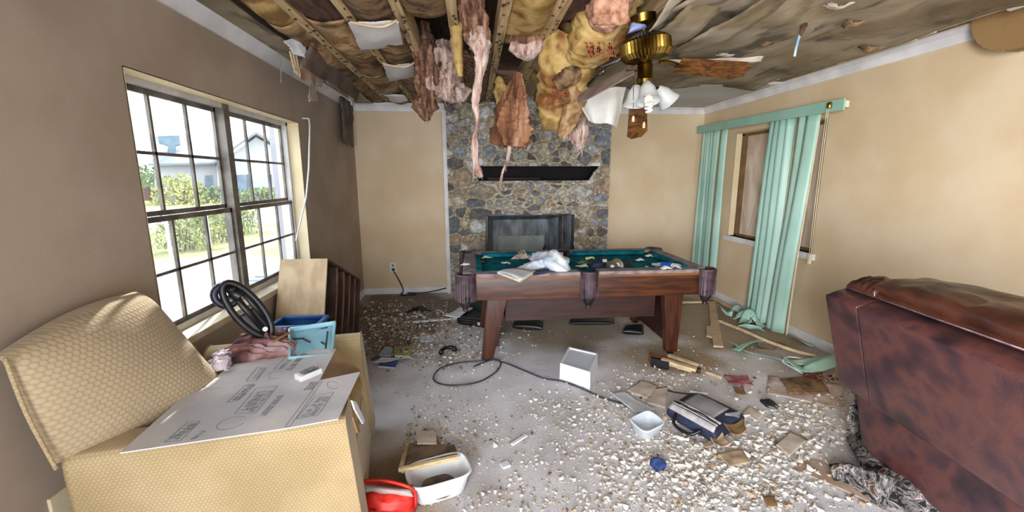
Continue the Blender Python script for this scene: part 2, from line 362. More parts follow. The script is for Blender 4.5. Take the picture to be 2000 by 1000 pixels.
def dup(root, loc, rot=None, label=None, scale=None, group=None):
    r = root.copy(); C.objects.link(r); r.location = loc
    if rot is not None: r.rotation_euler = rot
    if scale is not None: r.scale = scale
    if label: r['label'] = label
    if group: r['group'] = group
    for ch in list(root.children):
        c = ch.copy(); C.objects.link(c); c.parent = r
        for g in ch.children:
            d = g.copy(); C.objects.link(d); d.parent = c
    return r
def fbm(p, s=1., o=4): return noise.fractal(V(p)*s, 1.0, 2.0, o)
def lerp(a, b, t): return a+(b-a)*t
def path(pts, n):       # smooth Catmull-Rom through points
    pts = [V(p) for p in pts]; q = [pts[0]*2-pts[1]]+pts+[pts[-1]*2-pts[-2]]; out = []
    seg = len(pts)-1
    for k in range(n+1):
        t = k/n*seg; i = min(int(t), seg-1); t -= i; a, b, c, d = q[i:i+4]
        out.append(.5*((2*b)+(c-a)*t+(2*a-5*b+4*c-d)*t*t+(3*b-a-3*c+d)*t**3))
    return out
def glyphs(mb, o, ux, uy, text_w, h, rng, th=None, lift=None, words=(4, 7)):
    """a row of worn, unreadable print: letter-like groups of short strokes lying on a surface"""
    o, ux, uy = V(o), V(ux).normalized(), V(uy).normalized(); n = ux.cross(uy)
    x = 0; k = 0; w = h*.62; th = th or h*.2; wl_ = rng.randint(*words)
    while x < text_w-w:
        if k == wl_: k = 0; wl_ = rng.randint(*words); x += w*.9; continue
        k += 1; b = o+ux*x
        def st(x0, y0, x1, y1):
            p = b+ux*x0*w+uy*y0*h; q = b+ux*x1*w+uy*y1*h; mb.bar(p, q, th, .0012, n)
        c = rng.randint(0, 6)
        if c in (0, 1, 3, 5): st(.1, 0, .1, 1)
        if c in (0, 2, 4): st(.1, .95, .8, .95)
        if c in (1, 2, 6): st(.1, .05, .8, .05)
        if c in (0, 4, 6): st(.8, .05, .8, 1)
        if c in (1, 3): st(.1, .5, .75, .5)
        if c in (3, 5): st(.1, 1, .85, 0)
        if c == 5: st(.85, 0, .85, 1)
        if c == 2: st(.1, .05, .8, .95)
        x += w*1.15
def rough_sheet(fn, nu, nv, amp, seed, th=.003, edge=0, sc=7):
    """a bent sheet with crumple noise and ragged outline"""
    def g(u, v):
        uu, vv = u, v
        if edge:
            e = noise.noise(V((v*9+seed, 3.1, seed))); e2 = noise.noise(V((u*9+seed, 7.7, seed)))
            uu = .5+(u-.5)*(1-edge*abs(e)); vv = .5+(v-.5)*(1-edge*abs(e2))
        p = V(fn(uu, vv)); k = V((fbm(p+V((seed, 0, 0)), sc), fbm(p+V((0, seed, 5)), sc), fbm(p+V((9, 0, seed)), sc)))
        return p+k*amp
    return MB().grid(g, nu, nv, th)
def tuft(pts, rads, seed, n=26, m=40, strands=14, rough=.35, stl=.12, amp=.12):
    """fibrous hanging clump: lengthwise folds, ragged end, loose wisps"""
    rng = random.Random(seed); P = path(pts, m); R = []
    for i in range(m+1):
        t = i/m*(len(rads)-1); k = min(int(t), len(rads)-2); R.append(lerp(rads[k], rads[k+1], t-k))
    ph = [rng.uniform(0, 6) for _ in range(5)]
    def fn(i, a):
        z = i/m
        r = 1+rough*(.6*math.sin(5*a+ph[0]+3*z)+.4*math.sin(9*a+ph[1]-4*z)+.3*math.sin(14*a+ph[2]+6*z))*.7
        q = P[i]+V((math.cos(a), math.sin(a), 0))*R[i]
        r += amp*5*fbm(q+V((seed, 0, 0)), 9, 4)*.35+amp*noise.noise(q*45)
        return max(.15, r)
    mb = MB().tube(P, R, n, True, fn)
    for k in range(strands):
        i = rng.randint(m//4, m); a = rng.uniform(0, 2*PI); p = P[i]+V((math.cos(a), math.sin(a), 0))*R[i]*.8
        ln = rng.uniform(.4, 1)*stl; q = [p]
        for j in range(4): q.append(q[-1]+V((rng.uniform(-.3, .3), rng.uniform(-.3, .3), -.8))*ln/4)
        r0 = rng.uniform(.002, .006); mb.tube(q, [r0, r0*.9, r0*.6, r0*.4, r0*.15], 5)
    return mb

# ---------------------------------------------------------------- room shell
XL, XR, YB, ZC, YR = -1.47, 3.10, 5.62, 2.44, -2.4
WY0, WY1, WZ0, WZ1 = 2.05, 3.89, .72, 1.99          # window over the armchair
RY0, RY1, RZ0, RZ1 = 3.57, 4.87, .83, 2.03          # boarded window behind the mint blinds
struct('floor', MB().bb((XL-.2, YR, -.1), (XR+.2, YB+.2, 0)), CARPET)
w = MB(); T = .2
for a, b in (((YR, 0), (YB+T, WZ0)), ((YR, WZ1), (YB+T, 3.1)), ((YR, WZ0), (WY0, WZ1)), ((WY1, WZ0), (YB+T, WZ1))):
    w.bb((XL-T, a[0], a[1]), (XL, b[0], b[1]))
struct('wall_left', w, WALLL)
w = MB()
for a, b in (((YR, 0), (YB+T, RZ0)), ((YR, RZ1), (YB+T, 3.1)), ((YR, RZ0), (RY0, RZ1)), ((RY1, RZ0), (YB+T, RZ1))):
    w.bb((XR, a[0], a[1]), (XR+T, b[0], b[1]))
struct('wall_right', w, WALL)
struct('wall_back', MB().bb((XL, YB, 0), (-.33, YB+T, 3.1)).bb((1.80, YB, 0), (XR, YB+T, 3.1)).bb((-.33, YB+.60, 0), (1.8, YB+.65, 3.1)), WALL)
struct('wall_front', MB().bb((XL-T, YR-.15, 0), (-.95, YR, 3.1)).bb((2.75, YR-.15, 0), (XR+T, YR, 3.1)).bb((-.95, YR-.15, 2.2), (2.75, YR, 3.1)), WALL)

# attic above the open joists
struct('ceiling', MB().bb((XL-T, YR-.2, 3.0), (XR+T, YB+.8, 3.1)), WDARK)

# drywall that is still up
def sheet_z(x, y): return 2.428-.035*(.5+fbm((x*1.1, y*.5, 4.), 1.2, 3))+.012*math.sin(9*(x*.8-y*.55)+3*fbm((x, y, 1.), .9, 3))-.05*max(0, 1-(x-1.05)/.5)*max(0, min(1, (y-1)/2))
def tear(y): return 1.07+.06*fbm((y*2.2, 1.3, 0), 1, 4)+.03*noise.noise(V((y*14, 0, 2)))
def tear2(y): return 2.86+.035*fbm((y*1.7, 9.3, 0), 1, 4)
def backtear(x): return 4.30+.04*fbm((x*2.7, 5.3, 0), 1, 4)
def sg(u, v):
    y = lerp(YR, 1, 0) if 0 else lerp(YR, 0, 0)
    t = v; x0, x1 = tear(lerp(YR, 4.3, t)), tear2(lerp(YR, 4.3, t)); x = lerp(x0, x1, u); y = lerp(YR, backtear(x), t)
    return (x, y, sheet_z(x, y))
ce = struct('ceiling', MB().grid(sg, 60, 150, .014), CEIL, smooth='all', loc=(0, 0, 0))
def bg(u, v):
    x = lerp(1.02+.03*noise.noise(V((v*9, 2, 2))), XR, u); return (x, lerp(4.1, YB, v), 2.44-.004*noise.noise(V((x*3, v*3, 0))))
struct('ceiling', MB().grid(bg, 20, 12, .012), CEILW, smooth='all')
struct('ceiling', MB().bb((2.7, YR, 2.44), (XR, 4.2, 2.452)), CEILB)
struct('ceiling', MB().grid(lambda u, v: (lerp(XL, -1.24+.03*noise.noise(V((v*16, 0, 8)))+(.05 if v > .75 else 0), u), lerp(YR, YB, v), 2.44-.015*u*noise.noise(V((v*6, 3, 1)))), 4, 90, .012), CEIL, smooth='all')
# pale broken lip along the two tears
lip = MB()
for k in range(46):
    y = -1.5+k*.125; r = random.Random(k)
    if r.random() < .75: lip.box((tear2(y)+.01, y, sheet_z(2.86, y)-.006), (.018+.02*r.random(), .13, .01), (0, .3*r.random(), .1*(r.random()-.5)))
struct('trim_1', lip, GYP)

def crown(mb, a, b, nrm, z=ZC, s=1):
    a, b, n_ = V(a), V(b), V(nrm); pr = [(0, -.09), (.012, -.09), (.016, -.07), (.035, -.035), (.058, -.02), (.066, -.012), (.066, 0), (0, 0)]
    mb.prism([a+n_*x+V((0, 0, z+q)) for x, q in pr], b-a)
struct('trim_2', (lambda m: (crown(m, (XL, YR, 0), (XL, YB, 0), (1, 0, 0)), m)[1])(MB()), WHITE)
def wrap(*segs):
    m = MB()
    for s in segs: crown(m, *s)
    return m
struct('trim_3', wrap(((XL, YB, 0), (-.335, YB, 0), (0, -1, 0)), ((1.81, YB, 0), (XR, YB, 0), (0, -1, 0))), WHITE)
struct('trim_4', wrap(((XR, 2.44, 0), (XR, YB, 0), (-1, 0, 0))), WHITE)
struct('trim_5', MB().bb((-.365, 5.55, 0), (-.315, YB, 2.36)), WHITE)
struct('baseboard_left', MB().bb((XL, YR, 0), (XL+.014, YB, .09)), WHITE)
struct('baseboard_back', MB().bb((XL, YB-.014, 0), (-.36, YB, .085)).bb((1.8, YB-.014, 0), (XR, YB, .085)), WHITE)
struct('baseboard_right', MB().bb((XR-.014, YR, 0), (XR, YB, .09)), WHITE)
# rounded brown corner of the archway header, over the right wall
ap = []
for k in range(0, 25):
    a = PI/2*k/24; rr = 1+.025*math.sin(k*1.9)
    ap.append((3.0, 2.47-.22*(1-math.cos(a))*rr-.0, 2.45-.235*math.sin(a)*rr))
ap = [(2.985, 2.475, 2.45)]+[(2.985, p[1], p[2]) for p in ap[1:]]+[(2.985, 2.0, 2.215), (2.985, 1.7, 2.235), (2.985, 1.1, 2.22), (2.985, .2, 2.22), (2.985, .2, 2.45)]
struct('trim_6', MB().prism(ap, (.115, 0, 0)), CEILB)

# ---------------------------------------------------------------- windows
GLASS = bpy.data.materials.new('window_glass'); GLASS.use_nodes = True
_n = GLASS.node_tree.nodes; _l = GLASS.node_tree.links; _n.clear()
_o = _n.new('ShaderNodeOutputMaterial'); _m = _n.new('ShaderNodeMixShader'); _t = _n.new('ShaderNodeBsdfTransparent'); _g = _n.new('ShaderNodeBsdfGlossy')
_t.inputs[0].default_value = (.96, .98, 1, 1); _g.inputs['Roughness'].default_value = .08; _m.inputs[0].default_value = .04
_d = _n.new('ShaderNodeBsdfDiffuse'); _d.inputs[0].default_value = (.8, .85, .9, 1); _m2 = _n.new('ShaderNodeMixShader'); _m2.inputs[0].default_value = .10
_l.new(_t.outputs[0], _m.inputs[1]); _l.new(_g.outputs[0], _m.inputs[2]); _l.new(_m.outputs[0], _m2.inputs[1]); _l.new(_d.outputs[0], _m2.inputs[2]); _l.new(_m2.outputs[0], _o.inputs[0])

w1 = bpy.data.objects.new('window_1', None); C.objects.link(w1); w1['kind'] = 'structure'; w1.location = (XL-.1, (WY0+WY1)/2, WZ0)
fx = XL-.10; my = 2.957
obj('reveal', MB().bb((XL-.2, WY0-.0, WZ1-.004), (XL, WY1, WZ1+.004)).bb((XL-.2, WY0-.004, WZ0), (XL, WY0+.004, WZ1)).bb((XL-.2, WY1-.004, WZ0), (XL, WY1+.004, WZ1)), REVEAL, w1)
obj('sill', MB().bb((XL-.2, WY0-.01, WZ0-.035), (XL+.018, WY1+.01, WZ0+.004)), SILL, w1, bevel=.005)
fr = MB()
for a, b in (((WY0, WZ0), (WY0+.03, WZ1)), ((WY1-.035, WZ0), (WY1, WZ1)), ((WY0, WZ1-.03), (WY1, WZ1)), ((WY0, WZ0), (WY1, WZ0+.04))):
    fr.bb((fx-.05, a[0], a[1]), (fx+.01, b[0], b[1]))
obj('window_frame', fr, ALUL, w1)
obj('mullion', MB().bb((fx-.05, my-.032, WZ0), (fx+.02, my+.032, WZ1)), ALU, w1)
for (a, b) in ((WY0+.03, my-.032), (my+.032, WY1-.035)):
    for lo, hi, dx in ((WZ0+.04, 1.335, .0), (1.335, WZ1-.03, -.03)):
        s = MB(); x0, x1 = fx+dx-.018, fx+dx
        s.bb((x0, a, lo), (x1, a+.018, hi)).bb((x0, b-.018, lo), (x1, b, hi)).bb((x0, a, hi-.028), (x1, b, hi)).bb((x0, a, lo), (x1, b, lo+.026))
        so = obj('sash', s, ALU, w1); mu = MB()
        for k in (1, 2): yy = lerp(a, b, k/3); mu.bb((x0+.004, yy-.008, lo), (x1+.002, yy+.008, hi))
        zz = (lo+hi)/2; mu.bb((x0+.004, a, zz-.008), (x1+.002, b, zz+.008))
        obj('muntins', mu, ALU, w1)
        obj('glass', MB().bb((x0+.008, a, lo), (x0+.010, b, hi)), GLASS, w1)

w2 = bpy.data.objects.new('window_2', None); C.objects.link(w2); w2['kind'] = 'structure'; w2.location = (XR+.1, (RY0+RY1)/2, RZ0)
obj('reveal', MB().bb((XR, RY0, RZ1-.004), (XR+.2, RY1, RZ1+.004)).bb((XR, RY0-.004, RZ0), (XR+.2, RY0+.004, RZ1)).bb((XR, RY1-.004, RZ0), (XR+.2, RY1+.004, RZ1)), REVEAL, w2)
obj('sill', MB().bb((XR-.03, RY0-.05, RZ0-.06), (XR+.2, RY1+.05, RZ0)), WHITE, w2, bevel=.004)
fr = MB()
for a, b in (((RY0, RZ0), (RY0+.03, RZ1)), ((RY1-.04, RZ0), (RY1, RZ1)), ((RY0, RZ1-.03), (RY1, RZ1)), ((RY0, RZ0), (RY1, RZ0+.02)), ((4.02, RZ0), (4.08, RZ1))):
    fr.bb((XR+.07, a[0], a[1]), (XR+.12, b[0], b[1]))
obj('window_frame', fr, BRN, w2)
obj('boarding', MB().bb((XR+.12, RY0, RZ0), (XR+.135, RY1, RZ1)), PLY, w2, label='weathered grey-pink plywood sheet boarding up the window')

# ---------------------------------------------------------------- outside
def PL(px, py, p0, n):
    d = _ray(px, py); o = V((0, 0, CH)); t = (V(p0)-o).dot(V(n))/d.dot(V(n)); return o+d*t
GRASS = mat('lawn', ['5c6530', '80804a', '9a905c'], .9, 8, rough=1, bump=.5, bscale=20)
CONC = mat('concrete', ['6f6964', '7f7974'], 1.2, 8, rough=.9)
ROAD = mat('road', ['9b9aa0', 'b0afb4'], 1, 6, rough=.9)
HOUSE = mat('house_stucco', ['96979b', 'a2a3a7'], .5, rough=.9)
ROOF = mat('roof_shingle', ['666a73', '757a83'], 3, rough=.9)
DKGL = mat('blue_grey_glass', ['3f5566', '5f7688'], 1, rough=.2)
CHIM = mat('blue_grey_chimney', ['4d6470', '5f7681'], 2, rough=.9)
LEAF = mat('shrub_leaves', ['39502c', '5f7442', '8f9c62'], 2.2, 4, rough=.9)
LEAFY = mat('yellow_green_leaves', ['6e7a34', 'a3a355', 'c7c37b'], 2.2, 4, rough=.9)
GZ = -.25
struct('floor', MB().bb((-90, -30, GZ-.2), (XL-.2, 120, GZ)), GRASS)
tag(obj('driveway', MB().prism([(-6.5, 1, GZ), (-1.7, 1, GZ), (-1.7, 5.0, GZ), (-2.3, 5.0, GZ), (-2.3, 8.2, GZ), (-5.3, 10.3, GZ), (-9.5, 9.2, GZ), (-9, 5.5, GZ)], (0, 0, .02)), CONC), 'sunlit pale concrete driveway outside the window', 'driveway')
tag(obj('road', MB().prism([Z(150, 441, GZ+.0), Z(600, 437, GZ), Z(600, 421, GZ), Z(150, 414, GZ)], (0, 0, .02)), ROAD), 'grey street beyond the front lawn', 'road')
struct('wall_exterior', MB().bb((-2.25, 5.1, GZ), (XL-.2, 6.2, 2.7)), mat('grey_stucco', ['8e8d96', '9b9aa3'], 3, rough=.9, bump=.3))
HP = V((-21, 36, 0)); HN = V((.52, -.85, 0)).normalized(); HD = V((.85, .52, 0)).normalized()
hs = thing('house', 'pale grey house with hipped roof across the street, seen through the window', 'house', (-21, 36, GZ))
def hp(px, py, off=0): return PL(px, py, HP+HN*off, HN)
def hpoly(m, pts, off, dep): m.prism([hp(x, y, off) for x, y in pts], -HN*dep); return m
obj('wall', hpoly(MB(), [(302, 398), (448, 390), (446, 318), (302, 322)], 0, 8), HOUSE, hs)
obj('garage_wall', hpoly(MB(), [(425, 394), (572, 386), (572, 308), (500, 268), (425, 322)], 1.5, 7), HOUSE, hs)
r_ = MB(); A = [hp(290, 324, .6), hp(448, 320, .6), hp(430, 276, -4.5), hp(325, 284, -4.5)]
r_.prism(A, (0, 0, .15)); obj('roof', r_, ROOF, hs)
r_ = MB(); a, b, c = hp(418, 320, 2.0), hp(500, 262, 2.0), hp(580, 306, 2.0)
for p, q in ((a, b), (b, c)): r_.prism([p, q, q-HN*8, p-HN*8], (0, 0, .22))
obj('roof', r_, ROOF, hs)
obj('chimney', hpoly(MB(), [(327, 316), (342, 314), (343, 284), (352, 282), (350, 264), (306, 266), (310, 280), (328, 284)], -1.5, 1), CHIM, hs)
obj('door', hpoly(MB(), [(401, 372), (416, 371), (415, 342), (400, 343)], .05, .1), DKGL, hs)
obj('window', hpoly(MB(), [(459, 374), (480, 373), (479, 341), (457, 342)], 1.55, .1), DKGL, hs)
obj('shutter', hpoly(MB(), [(482, 373), (490, 373), (489, 340), (481, 341)], 1.55, .1), mat('slate_shutter', '4a5566', rough=.7), hs)
obj('shutter', hpoly(MB(), [(526, 371), (532, 371), (531, 340), (525, 341)], 1.55, .1), MC['slate_shutter'], hs)
obj('garage_window', hpoly(MB(), [(318, 354), (326, 354), (326, 344), (318, 344)], .05, .1), DKGL, hs)

def leafball(mb, c, rx, ry, rz, n, s, seed):
    r = random.Random(seed)
    for k in range(n):
        a, b = r.uniform(0, 2*PI), math.acos(r.uniform(-.3, 1)); q = r.uniform(.55, 1)
        p = V(c)+V((rx*q*math.sin(b)*math.cos(a), ry*q*math.sin(b)*math.sin(a), rz*q*math.cos(b)))
        M = rot3((r.uniform(0, 6), r.uniform(0, 6), r.uniform(0, 6))); w_ = s*r.uniform(.6, 1.3)
        mb.add([p+M@V((-w_, 0, 0)), p+M@V((0, w_*.45, 0)), p+M@V((w_, 0, 0)), p+M@V((0, -w_*.45, 0))], [(0, 1, 2, 3)])
    return mb
def shrub(name, lab, px, py, dist_z, rx, rz, m, n, s, seed, cat='shrub'):
    p = Z(px, py, GZ) if dist_z is None else dist_z
    t = thing(name, lab, cat, p)
    st = MB()
    for k in range(5):
        a = k*1.3; st.tube([p, p+V((rx*.3*math.cos(a), rx*.3*math.sin(a), rz*.8))], [.05*rx+.01, .01], 5)
    obj('stem', st, WDARK, t); obj('foliage', leafball(MB(), p+V((0, 0, rz*.1)), rx, rx, rz*1.0, n, s, seed), m, t); return t
shrub('flowering_shrub', 'round pale flowering shrub in front of the house across the street', 355, 393, hp(355, 397, 2), 1.9, 2.0, LEAFY, 900, .16, 1)
shrub('dark_shrub', 'low dark hedge bush beside the door of the far house', 418, 393, hp(420, 395, 2), 1.5, 1.1, LEAF, 700, .14, 2)
shrub('dark_shrub', 'low dark bush in front of the garage gable of the far house', 510, 388, hp(512, 389, 2.6), 2.3, .9, LEAF, 800, .14, 3)
p = hp(290, 392, 2.5); t = thing('palm_tree', 'small palm with spiky fronds left of the far house', 'palm', p)
obj('trunk', MB().tube([p, p+V((0, 0, .9))], [.25, .2], 8), WDARK, t); fr = MB(); r = random.Random(5)
for k in range(34):
    a = r.uniform(0, 2*PI); e = r.uniform(-.1, 1.2); q = p+V((0, 0, .9)); d = V((math.cos(a)*math.cos(e), math.sin(a)*math.cos(e), math.sin(e)))
    fr.add([q+d*.1, q+d*.8+V((-.07, .07, .0)), q+d*1.6-V((0, 0, .25)), q+d*.8+V((.07, -.07, 0))], [(0, 1, 2, 3)])
obj('fronds', fr, LEAF, t)
tag(obj('tree_line', leafball(MB(), hp(275, 385, -14), 9, 5, 3.2, 1500, .4, 9), LEAF), 'hazy row of trees behind the palm at the far left', 'trees')
# hedge by the fence in the yard
hd = thing('hedge', 'olive-green hedge growing through a low chain-link fence in the yard', 'hedge', (-6.3, 10.5, GZ))
hm = MB()
for k in range(8): leafball(hm, Z(352+k*19, 492-k*6, GZ)+V((0, 0, .25)), .62, .5, .78, 420, .055, 20+k)
obj('foliage', hm, mat('hedge_leaves', ['4e5a30', '76804a', 'a3a46c'], 3, rough=.9), hd)
st = MB()
for k in range(8):
    q = Z(352+k*19, 492-k*6, GZ)
    for j in range(3): st.tube([q+V((.1*j-.1, 0, 0)), q+V((.2*j-.2, .1, .7))], [.02, .008], 4)
obj('stem', st, WDARK, hd)
a, b = Z(330, 500, GZ), Z(505, 452, GZ)
fe = thing('yard_fence', 'low chain-link fence with pale posts along the hedge', 'fence', a)
for k in range(4): q = lerp(a, b, k/3)+V((.35, -.45, 0)); obj('post', MB().tube([q, q+V((0, 0, 1.0))], .035, 8), ALUL, fe)
obj('rail', MB().tube([a+V((.35, -.45, 1.0)), b+V((.35, -.45, 1.0))], .025, 6), ALUL, fe)
shrub('yellow_shrub', 'bright yellow-green shrub beyond the hedge', 385, 430, Z(385, 440, GZ), .9, .8, LEAFY, 600, .06, 33)
shrub('yellow_shrub', 'bright yellow-green shrub beside the fence end', 430, 430, Z(437, 428, GZ), 1.0, .9, LEAFY, 600, .06, 34)
# folded blue-grey plastic chair right outside the sill
q = V((-1.95, 3.75, GZ)); oc = thing('patio_lounger', 'blue-grey slatted lounger just outside the lower corner of the window', 'lounger', q)
m = MB()
for k in range(5): m.box(q+V((-.02+.02*k, .02+.07*k, .80+.02*k)), (.28, .05, .02), (.1, 0, 0))
obj('slat_panel', m, mat('blue_grey_plastic', ['7b909c', '95a8b2'], 6, rough=.5), oc)
m = MB()
for x in (-.15, .12):
    for y in (.0, .3): m.bar(q+V((x, y, 0)), q+V((x, y, .8)), .035, .035)
obj('leg', m, ALUL, oc)

# ---------------------------------------------------------------- stone fireplace
import numpy as np
def fireplace():
    y0 = 5.50; x0, x1 = -.315, 1.785; z1 = 2.52
    t = thing('stone_fireplace', 'grey fieldstone fireplace wall with a charred slot above the firebox', 'fireplace', ((x0+x1)/2, y0, 0))
    rng = random.Random(4); seeds = []
    def an(z): return 1.0 if z > 1.75 else (1.9 if .95 < z < 1.5 else 1.25)
    tries = 0
    while tries < 9000:
        tries += 1
        x, z = rng.uniform(x0, x1), rng.uniform(0, z1); big = rng.choice((.06, .08, .11, .14, .05)); a = an(z)
        if 1.05 < z < 1.47 and .2 < x < 1.3: big = rng.choice((.035, .045, .06))
        ok = all((((x-s[0])/a*1.0)**2+((z-s[1])*1.0)**2)**.5 > (big+s[2])*.70 for s in seeds)
        if ok: seeds.append((x, z, big, a))
    sx = np.array([s[0] for s in seeds]); sz = np.array([s[1] for s in seeds]); sr = np.array([s[2] for s in seeds]); sa = np.array([s[3] for s in seeds])
    pal = ['84878b', 'a09f9c', '63656a', 'a5a7a5', '8c8f95', 'a0998a', '857d71', 'b3b5b5', '5c6166', '907f6c', '7b8188', '9ea1a3', '575553', '83888f']
    cols = [L(pal[rng.randrange(len(pal))])[:3] for _ in seeds]; mor = L('a89e8a')[:3]
    nu, nv = 300, 340; mb = MB(); mb.c = []; H = {}
    holes = [(lambda z: (.03+(1.675-z)*.25, 1.64-(1.675-z)*.75), 1.492, 1.672), (lambda z: (.157, 1.33), .10, 1.055)]
    def inh(x, z):
        for f, a, b in holes:
            if a < z < b:
                l_, r_ = f(z)
                if l_ < x < r_: return True
        return False
    for i in range(nu+1):
        x = x0+(x1-x0)*i/nu
        for j in range(nv+1):
            z = z1*j/nv
            wx = x+.028*noise.noise(V((x*7, z*7, 1)))+.012*noise.noise(V((x*24, z*24, 5))); wz = z+.028*noise.noise(V((x*7, z*7, 9)))+.012*noise.noise(V((x*24, z*24, 15)))
            d = np.sqrt(((wx-sx)/sa)**2+(wz-sz)**2)-sr*.75
            k = int(np.argmin(d)); d1 = d[k]; d[k] = 9; d2 = float(d.min()); g = (d2-d1)
            e = max(0., min(1., (g-.016)/.020)); e = e*e*(3-2*e)
            h = .038*e+.012*fbm((x*12, z*12, k*.7), 1, 4)*e+.006*noise.noise(V((x*40, z*40, 0)))
            mb.v.append(V((x, y0+.02-h, z)))
            c = cols[k]; f = 1+.35*fbm((x*14, z*14, k*1.3), 1, 4)
            mm = 1+.25*noise.noise(V((x*30, z*30, 2)))
            mb.c.append(tuple(max(.01, (c[q]*1.18*f*e+mor[q]*1.05*mm*(1-e))) for q in range(3))+(1,))
    w = nv+1
    for i in range(nu):
        for j in range(nv):
            x = x0+(x1-x0)*(i+.5)/nu; z = z1*(j+.5)/nv
            if not inh(x, z): mb.f.append((i*w+j, (i+1)*w+j, (i+1)*w+j+1, i*w+j+1))
    obj('stone_face', mb, STONE, t, smooth='all')
    obj('core', MB().bb((x0, y0+.02, 0), (.15, YB+.5, 1.48)).bb((x0, y0+.02, 1.48), (.0, YB+.5, z1)).bb((1.336, y0+.02, 0), (x1, YB+.5, 1.48)).bb((1.7, y0+.02, 1.48), (x1, YB+.5, z1)).bb((.15, y0+.05, 1.06), (1.336, y0+.5, 1.48)).bb((.0, y0+.05, 1.69), (1.7, y0+.5, z1)), mat('mortar_core', '7b715f', rough=1), t)
    # charred mantel slot
    m = MB(); a, b, c, d = (.02, 1.672), (1.65, 1.672), (1.52, 1.492), (.065, 1.492); yy = y0+.30
    def q4(p, q): m.add([(p[0], y0+.01, p[1]), (q[0], y0+.01, q[1]), (q[0], yy, q[1]), (p[0], yy, p[1])], [(0, 1, 2, 3)])
    for p, q in ((a, b), (b, c), (c, d), (d, a)): q4(p, q)
    m.add([(p[0], yy, p[1]) for p in (a, b, c, d)], [(0, 1, 2, 3)]); obj('mantel_slot', m, BLACK, t, label='charred black slot where the mantel beam was')
    obj('mantel_stub', MB().box((.55, y0+.2, 1.515), (.7, .06, .03)), mat('scorched_wood', ['120806', '2a120a'], 5, rough=.7), t)
    # firebox
    m = MB(); fx0, fx1, fz = .157, 1.33, 1.055; bx0, bx1, bz = .27, 1.06, .95; yy = y0+.42
    m.add([(fx0, y0+.01, 0), (bx0, yy, 0), (bx0, yy, bz), (fx0, y0+.01, fz)], [(0, 1, 2, 3)])
    m.add([(fx1, y0+.01, 0), (bx1, yy, 0), (bx1, yy, bz), (fx1, y0+.01, fz)], [(0, 1, 2, 3)])
    m.add([(bx0, yy, 0), (bx1, yy, 0), (bx1, yy, bz), (bx0, yy, bz)], [(0, 1, 2, 3)])
    m.add([(fx0, y0+.01, fz), (fx1, y0+.01, fz), (bx1, yy, bz), (bx0, yy, bz)], [(0, 1, 2, 3)])
    m.add([(fx0, y0+.01, .10), (fx1, y0+.01, .10), (bx1, yy, .1), (bx0, yy, .1)], [(0, 1, 2, 3)]); obj('firebox', m, SOOT, t)
    m = MB().bb((fx0, y0-.012, fz-.012), (fx1, y0+.02, fz+.006)).bb((fx0-.006, y0-.012, .1), (fx0+.03, y0+.02, fz)).bb((fx1-.03, y0-.012, .1), (fx1+.006, y0+.02, fz))
    obj('firebox_frame', m, BLKP, t)
    obj('glass_door', MB().bb((fx1-.16, y0-.01, .1), (fx1-.15, y0+.28, fz-.02)), ALU, t)
    obj('back_panel', MB().bb((.34, yy-.02, .1), (1.0, yy-.01, .72)), mat('pale_firebrick', ['858d8a', '9aa19c'], 6, rough=.8), t)
    obj('andiron', MB().tube([(.95, y0+.15, .1), (.95, y0+.15, .58), (.97, y0+.13, .62)], .012, 6), BLKP, t)
fireplace()
# outlet with cord
ot = thing('wall_outlet', 'small white wall outlet on the back wall left of the fireplace', 'outlet', (-1.075, YB, .33))
obj('cover_plate', MB().bb((-1.115, YB-.008, .30), (-1.035, YB, .42)), WHITEP, ot, bevel=.002)
obj('socket', MB().bb((-1.09, YB-.012, .325), (-1.06, YB-.006, .35)).bb((-1.09, YB-.012, .375), (-1.06, YB-.006, .40)), ALU, ot)
P = [(-1.07, YB-.03, .34), (-1.05, YB-.06, .30), (-1.0, YB-.06, .2), (-.95, YB-.05, .06), (-.97, YB-.12, .012), (-.85, YB-.15, .012), (-.78, YB-.1, .012), (-.9, YB-.06, .02), (-.7, YB-.05, .015), (-.55, YB-.04, .03), (-.38, YB-.04, .07)]
ec = thing('power_cord', 'black power cord plugged into the back wall outlet and trailing along the baseboard', 'cord', (-1.05, YB-.06, 0))
obj('cable', MB().tube(path(P, 60), .008, 6), BLKP, ec, smooth='all'); obj('plug', MB().box((-1.07, YB-.03, .338), (.035, .04, .03)), BLKP, ec, bevel=.004)

